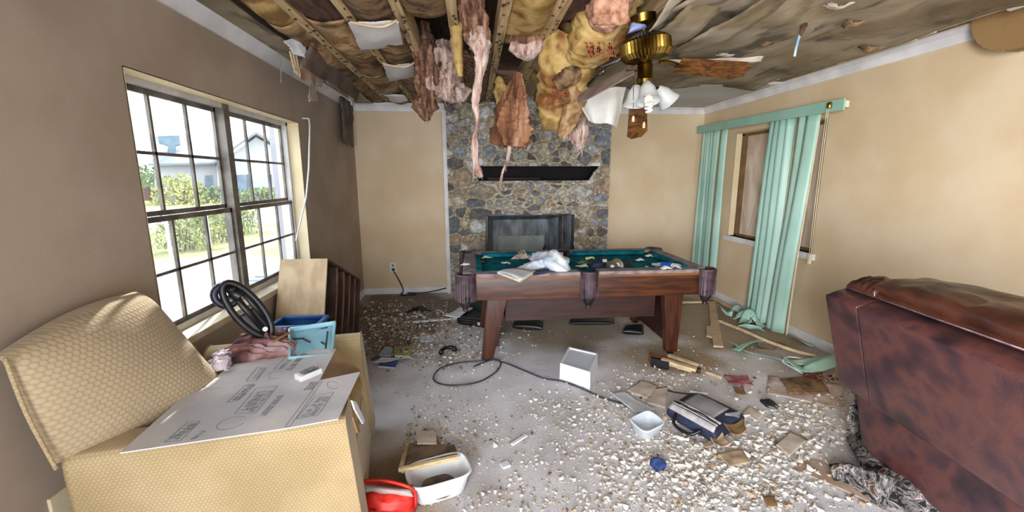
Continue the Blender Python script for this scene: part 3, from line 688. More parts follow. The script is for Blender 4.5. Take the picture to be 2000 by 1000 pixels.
# ---------------------------------------------------------------- pool table
def pool_table():
    x0, x1, yF, yK, zt = -0.085, 1.925, 3.24, 4.30, .775
    t = thing('pool_table', 'mahogany pool table with teal felt and tasselled pockets, covered in rubbish', 'pool table', ((x0+x1)/2, (yF+yK)/2, 0))
    # aprons
    for a, b in (((x0, yF), (x1, yF+.03)), ((x0, yK-.03), (x1, yK)), ((x0, yF+.03), (x0+.03, yK-.03)), ((x1-.03, yF+.03), (x1, yK-.03))):
        obj('apron', MB().bb((a[0], a[1], .565), (b[0], b[1], .752)), WOOD, t, bevel=.004)
    for y in (yF-.004, yK-.0): obj('apron_moulding', MB().bb((x0, y-.004, .735), (x1, y+.008, .755)), mat('rail_moulding', ['6b4322', '83552d'], 5, rough=.4), t)
    # rail caps between pockets
    xm = (x0+x1)/2; g = .075
    for a, b in (((x0+.06, yF-.01), (xm-g, yF+.10)), ((xm+g, yF-.01), (x1-.06, yF+.10)), ((x0+.06, yK-.10), (xm-g, yK+.01)), ((xm+g, yK-.10), (x1-.06, yK+.01)), ((x0-.01, yF+.07), (x0+.10, yK-.07)), ((x1-.10, yF+.07), (x1+.01, yK-.07))):
        obj('rail', MB().bb((a[0], a[1], .752), (b[0], b[1], .782)), RAIL, t, bevel=.006)
    obj('bed', MB().bb((x0+.04, yF+.04, .70), (x1-.04, yK-.04, .732)), FELT, t)
    def cushion(p, q, nx, ny):
        p, q, n_ = V(p), V(q), V((nx, ny, 0)); d = (q-p).normalized()*.04
        poly = [p+V((0, 0, .742)), q+V((0, 0, .742)), q+V((0, 0, .78)), p+V((0, 0, .78)), ]
        m = MB().hexa([p+V((0, 0, .735)), q+V((0, 0, .735)), q-d+n_*.045+V((0, 0, .745)), p+d+n_*.045+V((0, 0, .745)), p+V((0, 0, .783)), q+V((0, 0, .783)), q-d+n_*.05+V((0, 0, .776)), p+d+n_*.05+V((0, 0, .776))])
        obj('cushion', m, FELT, t, bevel=.003)
    cushion((x0+.15, yF+.10, 0), (xm-g, yF+.10, 0), 0, 1); cushion((xm+g, yF+.10, 0), (x1-.15, yF+.10, 0), 0, 1)
    cushion((xm-g, yK-.10, 0), (x0+.15, yK-.10, 0), 0, -1); cushion((x1-.15, yK-.10, 0), (xm+g, yK-.10, 0), 0, -1)
    cushion((x0+.10, yK-.15, 0), (x0+.10, yF+.15, 0), 1, 0); cushion((x1-.10, yF+.15, 0), (x1-.10, yK-.15, 0), -1, 0)
    # pockets: leather rim, fringe, drop cup
    for i, (cx, cy, a0, a1, ox, oy) in enumerate(((x0+.02, yF+.02, 135, 315, -.03, -.03), (xm, yF+.02, 180, 360, 0, -.03), (x1-.02, yF+.02, 225, 405, .03, -.03), (x0+.02, yK-.02, 45, 225, -.03, .03), (xm, yK-.02, 0, 180, 0, .03), (x1-.02, yK-.02, -45, 135, .03, .03))):
        r = .066 if i in (1, 4) else .078; c = V((cx, cy, .775)); m = MB()
        arc = [c+V((r*math.cos(math.radians(lerp(a0-15, a1+15, k/16))), r*math.sin(math.radians(lerp(a0-15, a1+15, k/16))), 0)) for k in range(17)]
        pk = obj('pocket', m.tube(arc, .013, 8), FRINGE, t, smooth='all')
        obj('pocket_hole', MB().lathe([(r-.012, .765), (r-.02, .70)], (cx, cy, 0), 18), BLACK, pk)
        fm = MB(); n = 22; rng = random.Random(i)
        for k in range(n+1):
            a = math.radians(lerp(a0-10, a1+10, k/n)); p = c+V((math.cos(a), math.sin(a), 0))*(r+.008)
            p.z = .768; ln = .205*rng.uniform(.92, 1.0); sw = V((rng.uniform(-.006, .006), rng.uniform(-.006, .006), 0))
            fm.bar(p, p+sw+V((0, 0, -ln)), .011, .006, up=(math.cos(a), math.sin(a), 0))
        band = [c+V(((r+.004)*math.cos(math.radians(lerp(a0-12, a1+12, k/16))), (r+.004)*math.sin(math.radians(lerp(a0-12, a1+12, k/16))), -.012)) for k in range(17)]
        obj('pocket_lining', MB().grid(lambda u, v: band[min(16, int(u*16+.001))]*1+V((c.x-band[min(16, int(u*16+.001))].x, c.y-band[min(16, int(u*16+.001))].y, 0))*.12+V((0, 0, -.15*v)), 16, 3, .004), FLUTE, pk)
        obj('fringe', fm, FRINGE, pk, label='mauve leather strip fringe')
        obj('pocket_cup', MB().lathe([(.045, .59), (.048, .55), (.035, .52), (.022, .50), (.024, .487), (.012, .478)], (cx+ox*.4, cy+oy*.4, 0), 14), FLUTE, pk, smooth=True)
    # tapered legs and ball box
    for (xt0, xt1, xb0, xb1) in ((.105, .275, .045, .145), (1.60, 1.775, 1.655, 1.755)):
        for y in (3.345, 4.14):
            sgn = 1 if y > 3.8 else 0; yb = y+(.02 if sgn else 0)
            m = MB().hexa([(xb0, yb, .02), (xb1, yb, .02), (xb1, yb+.06, .02), (xb0, yb+.06, .02), (xt0, y-.015, .60), (xt1, y-.015, .60), (xt1, y+.075, .60), (xt0, y+.075, .60)])
            lg = obj('leg', m, WOODZ, t, bevel=.005)
            obj('leg_leveler', MB().lathe([(.03, 0), (.03, .02), (.012, .022)], ((xb0+xb1)/2, yb+.03, 0), 14), BLKP, lg)
    obj('ball_box', MB().bb((.26, 3.50, .30), (1.60, 3.52, .60)).bb((.26, 4.0, .30), (1.6, 4.02, .6)).bb((.26, 3.52, .30), (1.6, 4.0, .32)), WOODD, t)
    for x in (.19, 1.68): obj('leg_stretcher', MB().bb((x-.015, 3.42, .10), (x+.015, 4.15, .55)), WOODD, t)
    return t
pool_table()

# ---------------------------------------------------------------- armchair
def armchair():
    O = V((-1.315, 1.33, 0)); ex = V((.982, .188, 0)); ey = V((-.188, .982, 0)); up = V((0, 0, 1))
    def Q(a, b, z): return O+ex*a+ey*b+up*z
    t = thing('armchair', 'wide tan armchair in honeycomb-weave upholstery under the window, leaning against the wall', 'armchair', Q(.4, .5, 0))
    L_ = .84; Wd = .97; az = .645
    # arms
    def arm(b0, b1, top, rad, a_0=0):
        q = MB(); n = 10; prof = []
        for k in range(n+1):
            a = PI*k/n; prof.append(((b0+b1)/2-(b1-b0)/2*math.copysign(abs(math.cos(a))**(1/rad), math.cos(a)), top-.05+.05*abs(math.sin(a))**(1/rad)))
        prof = [(b0, .05)]+prof+[(b1, .05)]
        rows = []
        for i in range(9):
            s = i/8; a = lerp(a_0, L_, s)
            for (b, z) in prof:
                fl = .05*(1-z/top)*s
                rows.append(Q(a+fl*1.0+.012*math.sin(s*3)*(z > .3), b, z*(1-.01*s)))
        w_ = len(prof); fs = [(i*w_+j, (i+1)*w_+j, (i+1)*w_+j+1, i*w_+j+1) for i in range(8) for j in range(w_-1)]
        fs += [tuple(range(w_-1, -1, -1)), tuple(8*w_+j for j in range(w_))]
        return q.add(rows, fs)
    obj('arm', arm(0, .16, az, 2.5), CHF, t, smooth=True, bevel=.012)
    obj('arm', arm(Wd-.16, Wd, az+.01, 1.0, .09), CHF, t, smooth=True, bevel=.008)
    obj('seat_cushion', MB().slab([Q(.12, .16, .46), Q(L_-.0, .16, .46), Q(L_-.0, Wd-.16, .46), Q(.12, Wd-.16, .46)], .16, 6, .03), CHT, t, smooth='all')
    obj('seat_base', MB().prism([Q(.06, .16, .05), Q(L_+.0, .16, .05), Q(L_+.0, Wd-.16, .05), Q(.06, Wd-.16, .05)], (0, 0, .25)), CHF, t)
    obj('front_panel', MB().slab([Q(L_+.035, .15, .06), Q(L_+.035, Wd-.15, .06), Q(L_+.0, Wd-.15, .32), Q(L_+.0, .15, .32)], .05, 8), CHB, t, smooth='all')
    # reclined back, rolled over at the top
    nl, fl_, fu, nu_ = V((-1.30, 1.31, .63)), V((-1.06, 1.86, .56)), V((-1.325, 1.80, 1.085)), V((-1.335, 1.275, 1.03))
    def roll(u, v, s): return V((-.02*max(0, (v-.82)/.18)**2, 0, -.02*max(0, (v-.85)/.15)**2+.03*math.sin(PI*u)*v))
    obj('backrest', MB().slab([nl, fl_, fu, nu_], .10, 4, .05, 26, 26, roll), CHB, t, smooth='all')
    pip = [nu_+V((-.02, -.0, -.02)), lerp(nu_, nl, .5)+V((-.02, -.012, 0)), nl+V((-.01, -.01, 0))]
    obj('back_piping', MB().tube(path(pip, 14), .006, 6), CHF, t, smooth='all')
    for a, b in ((.05, .05), (.78, .05), (.05, .9), (.78, .9)):
        obj('foot', MB().prism([Q(a, b, 0), Q(a+.05, b, 0), Q(a+.05, b+.04, 0), Q(a, b+.04, 0)], (0, 0, .055)), WOODZ, t)
    return Q
AQ = armchair()

# ---------------------------------------------------------------- reclining sofa seen from behind
def sofa():
    dr = V((.128, .785, 0)).normalized()        # along the back, away from the camera
    n_ = V((-dr.y, dr.x, 0))                    # towards the camera side (-x)
    A = V((1.755, 1.79, 1.005)); A2 = V((1.975, 1.87, .50)); A3 = V((2.02, 1.80, .10))
    Lg = 1.55
    t = thing('recliner_sofa', 'burgundy leather reclining sofa with its back to the room, at the right edge', 'sofa', V((2.2, 1.2, 0)))
    B, B2, B3 = A-dr*Lg, A2-dr*Lg, A3-dr*Lg
    # upper back in three sewn panels
    cuts = [0, .13, .60, 1.0]
    for i in range(3):
        p, q = cuts[i], cuts[i+1]
        obj('back_panel', MB().slab([lerp(A2, B2, q), lerp(A2, B2, p), lerp(A, B, p), lerp(A, B, q)], .10, 30, .008, 24, 24), LEATH, t, smooth='all')
    sm = MB()
    for c in cuts[1:3]: sm.tube([lerp(A2, B2, c)+n_*.004, lerp(lerp(A2, B2, c), lerp(A, B, c), .5)+n_*.012, lerp(A, B, c)+n_*.002], .0035, 5)
    obj('seam', sm, MC.get('seam') or mat('seam', '1e0f12', rough=.6), t)
    C2 = A2+V((.06, .02, -.03)); D2 = C2-dr*Lg
    obj('lower_panel', MB().slab([D2+(A3-A2)*.86, C2+(A3-A2)*.86, C2, D2], .06, 14, .008, 20, 14), LEATH, t, smooth='all')
    # wing at the far end, sloping forward
    xr = V((.985, -.16, 0))
    obj('side_panel', MB().hexa([A3+xr*.02, A3+xr*.85, A3+xr*.85-dr*.18, A3+xr*.02-dr*.18, A2+V((.02, 0, .06)), A2+xr*.75+V((0, 0, .08)), A2+xr*.75-dr*.18+V((0, 0, .08)), A2+V((.02, 0, .06))-dr*.18]), LEATH, t, bevel=.03)
    # padded headrests rolled over the top edge
    def head(u0, u1, dz, w_, dn):
        p, q = lerp(A, B, u0), lerp(A, B, u1)
        c = [q-n_*.01+V((0, 0, dz-.02)), p-n_*.01+V((0, 0, dz-.02)), p-n_*w_+V((0, 0, dz+.01)), q-n_*w_+V((0, 0, dz+.01))]
        return MB().slab(c, .11, 2.6, .028, 22, 14, lambda u, v, s: V((0, 0, .008*math.sin(u*34)*(1-v)+.012*fbm((u*5, v*4, u0*9), 1, 3))))
    obj('headrest', head(.0, .11, -.035, .16, 0), LEATHT, t, smooth='all')
    hb = obj('headrest', head(.085, .60, .0, .27, 0), LEATHT, t, smooth='all')
    obj('headrest', head(.605, 1.0, -.015, .26, 0), LEATHT, t, smooth='all')
    rp = MB()
    rp.tube([lerp(A, B, .0)+n_*.0, lerp(A, B, .5)+n_*.002+V((0, 0, .004)), lerp(A, B, 1)], .003, 6)
    obj('worn_piping', rp, STITCH, t, smooth='all')
    # seat side (faces the right wall)
    obj('seat_cushion', MB().slab([A3+xr*.25+V((0, 0, .38))-dr*1.4, A3+xr*.85+V((0, 0, .38))-dr*1.4, A3+xr*.85+V((0, 0, .38))-dr*.2, A3+xr*.25+V((0, 0, .38))-dr*.2], .18, 5, .03), LEATHT, t, smooth='all')
    obj('back_top', MB().slab([lerp(A, B, 1)-V((0, 0, .03)), A-V((0, 0, .03)), A+xr*.30-V((0, 0, .06)), lerp(A, B, 1)+xr*.30-V((0, 0, .06))], .05, 8), LEATHT, t, smooth='all')
    obj('inner_back', MB().slab([A2+xr*.12-dr*.15, A2+xr*.12-dr*1.45, A+xr*.18-dr*1.45, A+xr*.18-dr*.15], .14, 4, .05), LEATHT, t, smooth='all')
    obj('base', MB().prism([A3+xr*.1+V((0, 0, -.04)), A3+xr*.8+V((0, 0, -.04)), A3+xr*.8-dr*1.45+V((0, 0, -.04)), A3+xr*.1-dr*1.45+V((0, 0, -.04))], (0, 0, .25)), BLKP, t)
    for a, b in ((.15, .1), (.75, .1), (.15, 1.35), (.75, 1.35)):
        p = A3+xr*a-dr*b; obj('foot', MB().lathe([(.03, 0), (.03, .065)], (p.x, p.y, 0), 10), BLKP, t)
    # tan scraps of ceiling paper and a chip on the headrest
    p = lerp(A, B, .30)-n_*.17+V((0, 0, .040))
    tag(obj('paper_scrap', rough_sheet(lambda u, v: p+dr*(.26*(u-.5))-n_*(.045*(v-.5))+V((0, 0, .004+.006*math.sin(u*7))), 16, 5, .004, 3, .003, .3), CARD_B), 'thin tan paper scrap lying on the middle sofa headrest', 'scrap')
    p = lerp(A, B, .47)-n_*.08+V((0, 0, .034))
    tag(obj('plaster_scrap', MB().box(p, (.012, .05, .012), (.2, 0, .5)), PLAST), 'pale plaster sliver resting on the cracked leather headrest', 'plaster')
    return A, B, A2, B2, A3, B3, dr, n_
SF = sofa()

# ---------------------------------------------------------------- toppled drawer chest
def dresser():
    ang = math.radians(-23); M = Matrix.Rotation(ang, 3, 'X'); Ln, H_, x0, x1 = .94, .60, -1.44, -1.10
    P0 = V((0, 3.235, .93))
    def q(x, l, d): return V((x, 0, 0))+P0+M@V((0, l, -d))
    t = thing('drawer_chest', 'blond-sided drawer carcass tipped against the window wall with its drawers gone', 'chest', V((-1.27, 3.8, 0)))
    def pan(x_0, x_1, l0, l1, d0, d1): return MB().hexa([q(x_0, l0, d1), q(x_1, l0, d1), q(x_1, l1, d1), q(x_0, l1, d1), q(x_0, l0, d0), q(x_1, l0, d0), q(x_1, l1, d0), q(x_0, l1, d0)])
    obj('end_panel', pan(x0, x1, 0, .018, 0, H_), DRESS, t); obj('end_panel', pan(x0, x1, Ln-.018, Ln, 0, H_), DRESD, t)
    obj('side_panel', pan(x0, x1, .018, Ln-.018, 0, .018), DRESD, t); obj('side_panel', pan(x0, x1, .018, Ln-.018, H_-.018, H_), DRESD, t)
    obj('back_panel', pan(x0, x0+.01, .018, Ln-.018, .018, H_-.018), DRESD, t)
    for k, l in enumerate((.27, .45, .63, .80)):
        m = MB().grid(lambda u, v: q(lerp(x0+.02, x1-.005, u), l+.03*math.sin(v*3)*(1 if k < 2 else .3), lerp(.018, H_-.018, v)), 3, 14, .012)
        obj('divider', m, DRESD, t)
        obj('divider_edge', MB().grid(lambda u, v: q(lerp(x1-.012, x1-.002, u), l+.03*math.sin(v*3)*(1 if k < 2 else .3)-.002, lerp(.018, H_-.018, v)), 1, 14, .016), mat('chest_edge', ['5a4032', '7a5c48'], 6, rough=.6), t)
dresser()

# ---------------------------------------------------------------- open ceiling: joists, batts, hanging insulation
ORD = ['first', 'second', 'third', 'fourth', 'fifth', 'sixth', 'seventh', 'eighth', 'ninth']
JX = [-1.015+.305*k for k in range(8)]
for k, x in enumerate(JX):
    t = thing('ceiling_joist', 'bare pine ceiling joist flecked with torn paper, %s from the window wall' % ORD[k], 'joist', (x, 1.6, 2.455), 'exposed ceiling joists')
    wd = .058 if k < 5 else .075
    dz = .0 if k not in (5,) else -.01
    obj('beam', MB().bb((x-wd/2, YR, 2.455+dz), (x+wd/2, YB, 2.60)), JOIST, t)
    m = MB(); r = random.Random(k)
    for j in range(44):
        y = r.uniform(2.2, 5.5); m.box((x+r.uniform(-.4, .4)*wd, y, 2.453+dz), (r.uniform(.006, .02), r.uniform(.006, .016), .008), (0, 0, r.uniform(0, 3)))
    obj('paper_flecks', m, WDARK, t, kind='stuff')
def batt(x0, x1, y0, y1, sag, m, seed, z=2.475, tilt=0, lab=None, ink=False, part='paper_facing', grp='paper-faced insulation batts between the joists'):
    r = random.Random(seed)
    def fn(u, v):
        e = .02*noise.noise(V((u*6, seed, 0)))
        x = lerp(x0, x1, u); y = lerp(y0, y1, v)+(e+.05*math.sin(PI*u))*(-1 if v < .08 else (0))
        s = sag*math.sin(PI*u)**.7*(1+.25*math.sin(7*v+seed))-.0
        return (x, y, z-s-tilt*(1-v)+.010*fbm((x*3, y*2.5, seed), 3, 4))
    mb = MB().grid(fn, 16, max(8, int((y1-y0)*26)), .010)
    t = thing('insulation_batt', lab, 'insulation batt', ((x0+x1)/2, (y0+y1)/2, z-sag), grp)
    obj(part, mb, m, t, smooth='all')
    obj('fiberglass', MB().grid(lambda u, v: (lerp(x0+.01, x1-.01, u), lerp(y0+.03, y1, v), z+.03-sag*.8*math.sin(PI*u)+.02*fbm((u*3, v*9, seed), 2, 4)), 10, 14, .03), PINKD, t, smooth='all')
    if ink:
        g = MB()
        for row in range(3):
            yy = lerp(y0, y1, .35)+.05*row
            glyphs(g, (x0+.06+.01*row, yy, z-sag*.95-.012-tilt*.6), (1, 0, 0), (0, 1, 0), (x1-x0)*.6, .030, r, .005)
        obj('stamp', g, REDINK, t, label='red stamped lettering')
    return t
pl = ('far piece by the back wall', 'piece next to the far one', 'middle piece', 'near piece', 'nearest piece')
cfg = {  # bay: list of (y0,y1,sag,mat,ink)
 -1: [(4.6, 5.6, .03, KRAFT2, 0), (3.7, 4.75, .05, KRAFT2, 0), (2.9, 3.8, .06, KRAFT, 1), (2.3, 3.0, .05, KRAFT3, 0)],
 0: [(4.75, 5.6, .04, KRAFT2, 1), (4.1, 4.85, .06, KRAFT, 1), (3.5, 4.2, .06, KRAFT2, 1), (2.85, 3.6, .07, KRAFT, 1), (2.2, 2.95, .05, WDARK, 0)],
 1: [(4.9, 5.6, .04, KRAFT2, 0), (4.2, 5.0, .06, KRAFT2, 0), (3.4, 4.3, .05, KRAFT2, 1), (2.9, 3.45, .06, KRAFT, 1), (2.2, 2.95, .07, KRAFT2, 0)],
 2: [(4.9, 5.6, .05, KRAFT2, 0), (4.0, 4.95, .05, KRAFT3, 0), (2.1, 2.7, .05, KRAFT2, 0)],
 3: [(4.4, 5.6, .05, KRAFT2, 0), (3.5, 4.4, .06, PINKD, 0)],
 4: [(4.2, 5.6, .04, KRAFT2, 0), (2.2, 3.2, .03, KRAFT3, 0)],
 5: [(3.15, 4.2, .08, KRAFT3, 1), (2.2, 2.75, .01, WDARK, 0)],
}
for b, lst in cfg.items():
    x0 = -1.23 if b == -1 else JX[b]+.03; x1 = JX[b+1]-.03 if b >= 0 else JX[0]-.03
    for i, (y0, y1, sg_, m, ink) in enumerate(lst):
        col = {'kraft_paper': 'tan', 'brown_kraft_paper': 'brown', 'yellow_kraft_paper': 'yellow', 'dark_attic_wood': 'dark soaked', 'brown_fiberglass': 'brown fibrous'}[m.name]
        batt(x0, x1, y0, y1, sg_, m, b*7+i+20, lab='%s batt, %s joist bay from the window wall, %s' % (col, ORD[b+1], pl[i]), ink=bool(ink), z=2.478+.004*i)
# white torn ceiling paper stuck to the joists
def flat(name, lab, cat, pts, z, m, amp=.006, dep=.006, group=None, seed=1):
    a, b, c, d = [Z(x, y, z) for x, y in pts]
    return tag(obj(name, rough_sheet(lambda u, v: lerp(lerp(a, b, u), lerp(d, c, u), v)-V((0, 0, .03*math.sin(PI*u)*math.sin(PI*v))), 22, 16, amp, seed, dep, .08), m, smooth='all'), lab, cat, group)
flat('drywall_scrap', 'large white rectangle of torn ceiling board stuck across a joist bay', 'drywall', [(680, 42), (778, 40), (789, 86), (703, 99)], 2.42, CEILW, seed=3)
flat('drywall_scrap', 'small white torn ceiling board piece nearer the fireplace', 'drywall', [(748, 126), (808, 124), (812, 150), (760, 158)], 2.43, CEILW, seed=5)
flat('plastic_scrap', 'crumpled pale blue plastic tucked over the left part of the back crown', 'plastic', [(748, 183), (790, 185), (797, 196), (768, 200)], 2.40, BAGW, .015, .006, seed=6)
for a, b, lab in (((685, 43), (775, 40), 'pale bent lath above the large white board piece'), ((748, 124), (810, 122), 'pale bent lath above the small white board piece')):
    p, q = Z(*a, 2.42), Z(*b, 2.42)
    tag(obj('lath_strip', MB().tube(path([p, lerp(p, q, .3)-V((0, 0, .02)), lerp(p, q, .7)-V((0, 0, .03)), q], 20), .008, 6), WOODL, smooth='all'), lab, 'lath')
# attic opening beyond the fifth joist: exposed reddish roof board
tag(obj('roof_board', MB().bb((.2, 2.6, 2.72), (.85, 3.0, 2.75)), mat('reddish_roof_board', ['6b2f14', '86401e'], 4, rough=.8)), 'reddish-brown roof board seen through the gap between two joists', 'board')

def hang(name, lab, px, y, rads, seed, m, strands=14, n=34, k=60, rough=.5, amp=.2, cat='insulation', stl=.12):
    pts = [Y(a, b, y if not isinstance(y, (list, tuple)) else lerp(y[0], y[1], i/(len(px)-1))) for i, (a, b) in enumerate(px)]
    return tag(obj(name, tuft(pts, rads, seed, n, k, strands, rough, stl, amp), m, smooth='all'), lab, cat, 'fiberglass clumps hanging from the open ceiling')
# T1: brown-pink clump above the left edge of the chimney
hang('fiberglass_clump', 'brown matted fiberglass column hanging from a joist bay left of the fireplace', [(822, 45), (828, 95), (838, 150), (836, 195)], 3.5, [.05, .07, .09, .10, .06], 11, PINKD, 20)
hang('fiberglass_clump', 'dark pink fiberglass drape with a fluffy hem beside the brown matted column', [(862, 80), (866, 130), (865, 175), (862, 195)], 3.55, [.05, .09, .12, .13, .07], 12, PINK, 20)
hang('fiberglass_clump', 'pale fluffy fiberglass tuft low over the left edge of the stone', [(888, 165), (890, 182), (893, 200)], 3.6, [.06, .10, .05], 13, PINK, 16, stl=.06)
hang('fiberglass_tatter', 'dark shredded tatter hanging lowest at the left of the fireplace', [(832, 190), (830, 212), (833, 236)], 3.5, [.06, .075, .02], 14, PINKD, 14, amp=.3, stl=.05)
# T2: long pale rope of fiberglass
hang('fiberglass_rope', 'ragged brown and pink fiberglass mass at the top of the long dangling rope', [(912, -20), (925, 30), (932, 75), (940, 110)], 2.6, [.05, .062, .075, .06, .03], 15, PINKD, 14)
tag(obj('fiberglass_rope', tuft([Y(a, b, 2.58) for a, b in ((935, 55), (940, 95), (937, 140), (928, 200), (932, 235), (927, 270), (930, 320), (940, 347))], [.035, .055, .04, .018, .022, .010, .008, .022, .028, .012], 16, 16, 60, 22, .35, .06, .3), PINK, smooth='all'), 'long thin pale rope of fiberglass dangling in front of the mantel slot', 'insulation')
# T3: rusty cone
hang('fiberglass_cone', 'rust-orange fan-shaped fiberglass clump hanging in front of the chimney', [(1012, 142), (1008, 180), (1003, 230), (998, 286)], 3.0, [.02, .042, .065, .092, .108, .08], 17, ORNG, 60, 60, 70, rough=.75, amp=.22, stl=.10)
tag(obj('fiberglass_strand', tuft([Y(a, b, 3.0) for a, b in ((1000, 255), (992, 310), (982, 335), (976, 358))], [.02, .012, .008, .004], 18, 10, 20, 8, .3, .06, .3), PINK, smooth='all'), 'thin pale strand trailing from the rust-orange clump over the slot', 'insulation')
hang('fiberglass_wisp', 'yellow and pink torn wisp just left of the rust-orange clump', [(975, 150), (980, 180), (985, 215)], 3.2, [.02, .05, .03], 19, KRAFT3, 8, amp=.3)
# T4: rolled pink layers
for i, (py, c, lb) in enumerate(((88, PINK, 'lowest'), (70, PINKD, 'second lowest'), (54, PINK, 'second highest'), (40, PINKD, 'highest'))):
    a, b = Y(996+i, py, 3.05), Y(1060, py-3, 3.05)
    tag(obj('fiberglass_roll', tuft([a, lerp(a, b, .5)-V((0, 0, .045)), b], [.03, .045, .045, .03], 30+i, 18, 30, 2, .3, .03, .15), c, smooth='all'), 'slumped pink fiberglass fold between two joists, %s of the pile' % lb, 'insulation', 'slumped fiberglass folds')
# T5: big fallen roll and the paper chute below it
def chute(pts, rads, y, seed, a0=0, a1=2*PI, n=30, m=60):
    P = path([Y(a, b, yy) for (a, b), yy in zip(pts, y)], m); R = []
    for i in range(m+1):
        t = i/m*(len(rads)-1); k = min(int(t), len(rads)-2); R.append(lerp(rads[k], rads[k+1], t-k))
    def fn(u, v):
        i = min(m, int(v*m)); a = lerp(a0, a1, u); p = P[i]; d = (P[min(i+1, m)]-P[max(i-1, 0)]).normalized()
        x = d.cross(V((0, 1, 0))).normalized(); yv = d.cross(x)
        r = R[i]*(1+.10*math.sin(3*a+seed)+.12*fbm((math.cos(a)*2, math.sin(a)*2, v*5+seed), 1, 4)+.06*abs(math.sin(v*22+2*math.cos(a)))-.22*abs(fbm((math.cos(a)*1.6+seed, math.sin(a)*1.6, v*7), 1, 5)))
        return p+x*math.cos(a)*r+yv*math.sin(a)*r
    return MB().grid(fn, n, m, .008)
bt = thing('fallen_batt', 'big yellow paper-faced batt roll sagging out of the ceiling beside the fan', 'insulation batt', Y(1165, 100, 2.75))
obj('paper_facing', chute([(1195, -30), (1180, 20), (1160, 70), (1140, 105)], [.17, .18, .17, .12], [2.6, 2.65, 2.75, 2.9], 2), KRAFT3, bt, smooth='all')
obj('fiberglass', tuft([Y(1195, -40, 2.42), Y(1190, 10, 2.44), Y(1186, 42, 2.48), Y(1186, 62, 2.5)], [.09, .11, .12, .09, .03], 41, 40, 40, 6, .25, .03, .12), mat('peach_fiberglass', ['83543f', 'a87c64', 'bd967c'], 20, 8, rough=1, bump=1, bscale=50), bt, smooth='all')
g = MB(); r = random.Random(3)
for row in range(3): glyphs(g, Y(1140+row*4, 96+row*8, 2.5), Y(1190, 100, 2.5)-Y(1140, 100, 2.5), (0, 0, 1), .17, .035, r, .007)
obj('stamp', g, REDINK, bt, label='rust-red stamped lettering')
bt = thing('fallen_batt', 'yellow paper-faced batt hanging down in a long chute in front of the chimney', 'insulation batt', Y(1100, 200, 3.2))
obj('paper_facing', chute([(1128, 60), (1112, 110), (1098, 160), (1086, 205), (1088, 250)], [.15, .19, .17, .14, .10], [2.95, 3.05, 3.2, 3.3, 3.35], 5), KRAFT3, bt, smooth='all')
obj('torn_flap', chute([(1120, 160), (1122, 200), (1108, 240), (1096, 268)], [.09, .09, .07, .04], [3.1, 3.15, 3.2, 3.22], 8, .5, 4.4), KRAFT, bt, smooth='all')
obj('torn_flap', chute([(1140, 120), (1110, 150), (1085, 168)], [.07, .09, .05], [3.0, 3.0, 3.02], 9, .5, 4.4), KRAFT2, bt, smooth='all')
g = MB()
for row in range(3): glyphs(g, Y(1076+row*11, 168-row*2, 3.02), (.25, 0, -.95), (.9, 0, .2), .15, .034, r, .006)
obj('stamp', g, REDINK, bt, label='rust-red stamped lettering')
hang('fiberglass_clump', 'thin pink fiberglass tuft hanging over the right part of the chimney', [(1120, 190), (1126, 230), (1130, 270), (1132, 292)], 3.4, [.04, .08, .07, .05, .02], 20, PINK, 20, amp=.25)
hang('paper_strip', 'narrow yellow paper strip hanging beside the seventh joist', [(888, -20), (892, 60), (896, 130), (900, 150)], 2.9, [.035, .04, .03, .015], 23, KRAFT3, 0, n=8, cat='paper')

# torn drywall edge strips running under the hole's right side
def strip(name, lab, a, b, wpx, m, za=2.40, zb=2.36, seed=1, tw=.3, cat='drywall strip', grp='torn ceiling strips beside the fan', sag=.03):
    p, q = Z(*a, za), Z(*b, zb)
    d = (q-p).normalized(); s = d.cross(V((0, 0, 1))).normalized()
    fn = lambda u, v: lerp(p, q, v)+(s*math.cos(tw)+V((0, 0, 1))*math.sin(tw+min(.5, tw*.9)*math.sin(v*5+seed)))*(u-.5)*wpx*(1-.35*abs(2*v-1)**3)-V((0, 0, sag*math.sin(PI*v)))
    return tag(obj(name, rough_sheet(fn, 5, 40, .008, seed, .008, .1, 5), m, smooth='all'), lab, cat, grp)
strip('ceiling_strip', 'brown torn lath strip running from the fan motor down to the hanging paper chute', (1262, 45), (1100, 188), .10, KRAFT2, 2.41, 2.36, 3)
strip('ceiling_strip', 'second brown strip with nails just inside the hole edge', (1240, 48), (1135, 150), .08, KRAFT, 2.42, 2.40, 4, .8)
strip('ceiling_strip', 'pale torn board edge leading to the fan motor', (1262, 62), (1178, 128), .07, CEILW, 2.37, 2.34, 5, .5)
strip('ceiling_strip', 'grey torn board flap drooping from the top edge to the fan', (1325, -10), (1262, 66), .14, PAPERG, 2.40, 2.37, 6, .4)
strip('ceiling_strip', 'wide grey-brown board flap overlapping the ceiling right of the fan', (1400, -20), (1282, 92), .26, CEIL, 2.41, 2.365, 7, .12)
strip('ceiling_strip', 'second grey-brown board flap overlapping further right', (1530, -15), (1330, 100), .22, CEIL, 2.41, 2.37, 8, .1)
strip('ceiling_strip', 'thin pale torn paper lip reaching right of the fan under the ceiling', (1302, 120), (1490, 113), .05, GYP, 2.38, 2.37, 9, .6, sag=.0)
strip('ceiling_strip', 'dark brown strip ending over the chimney', (1180, 130), (1090, 205), .06, WDARK, 2.41, 2.36, 10, .6)
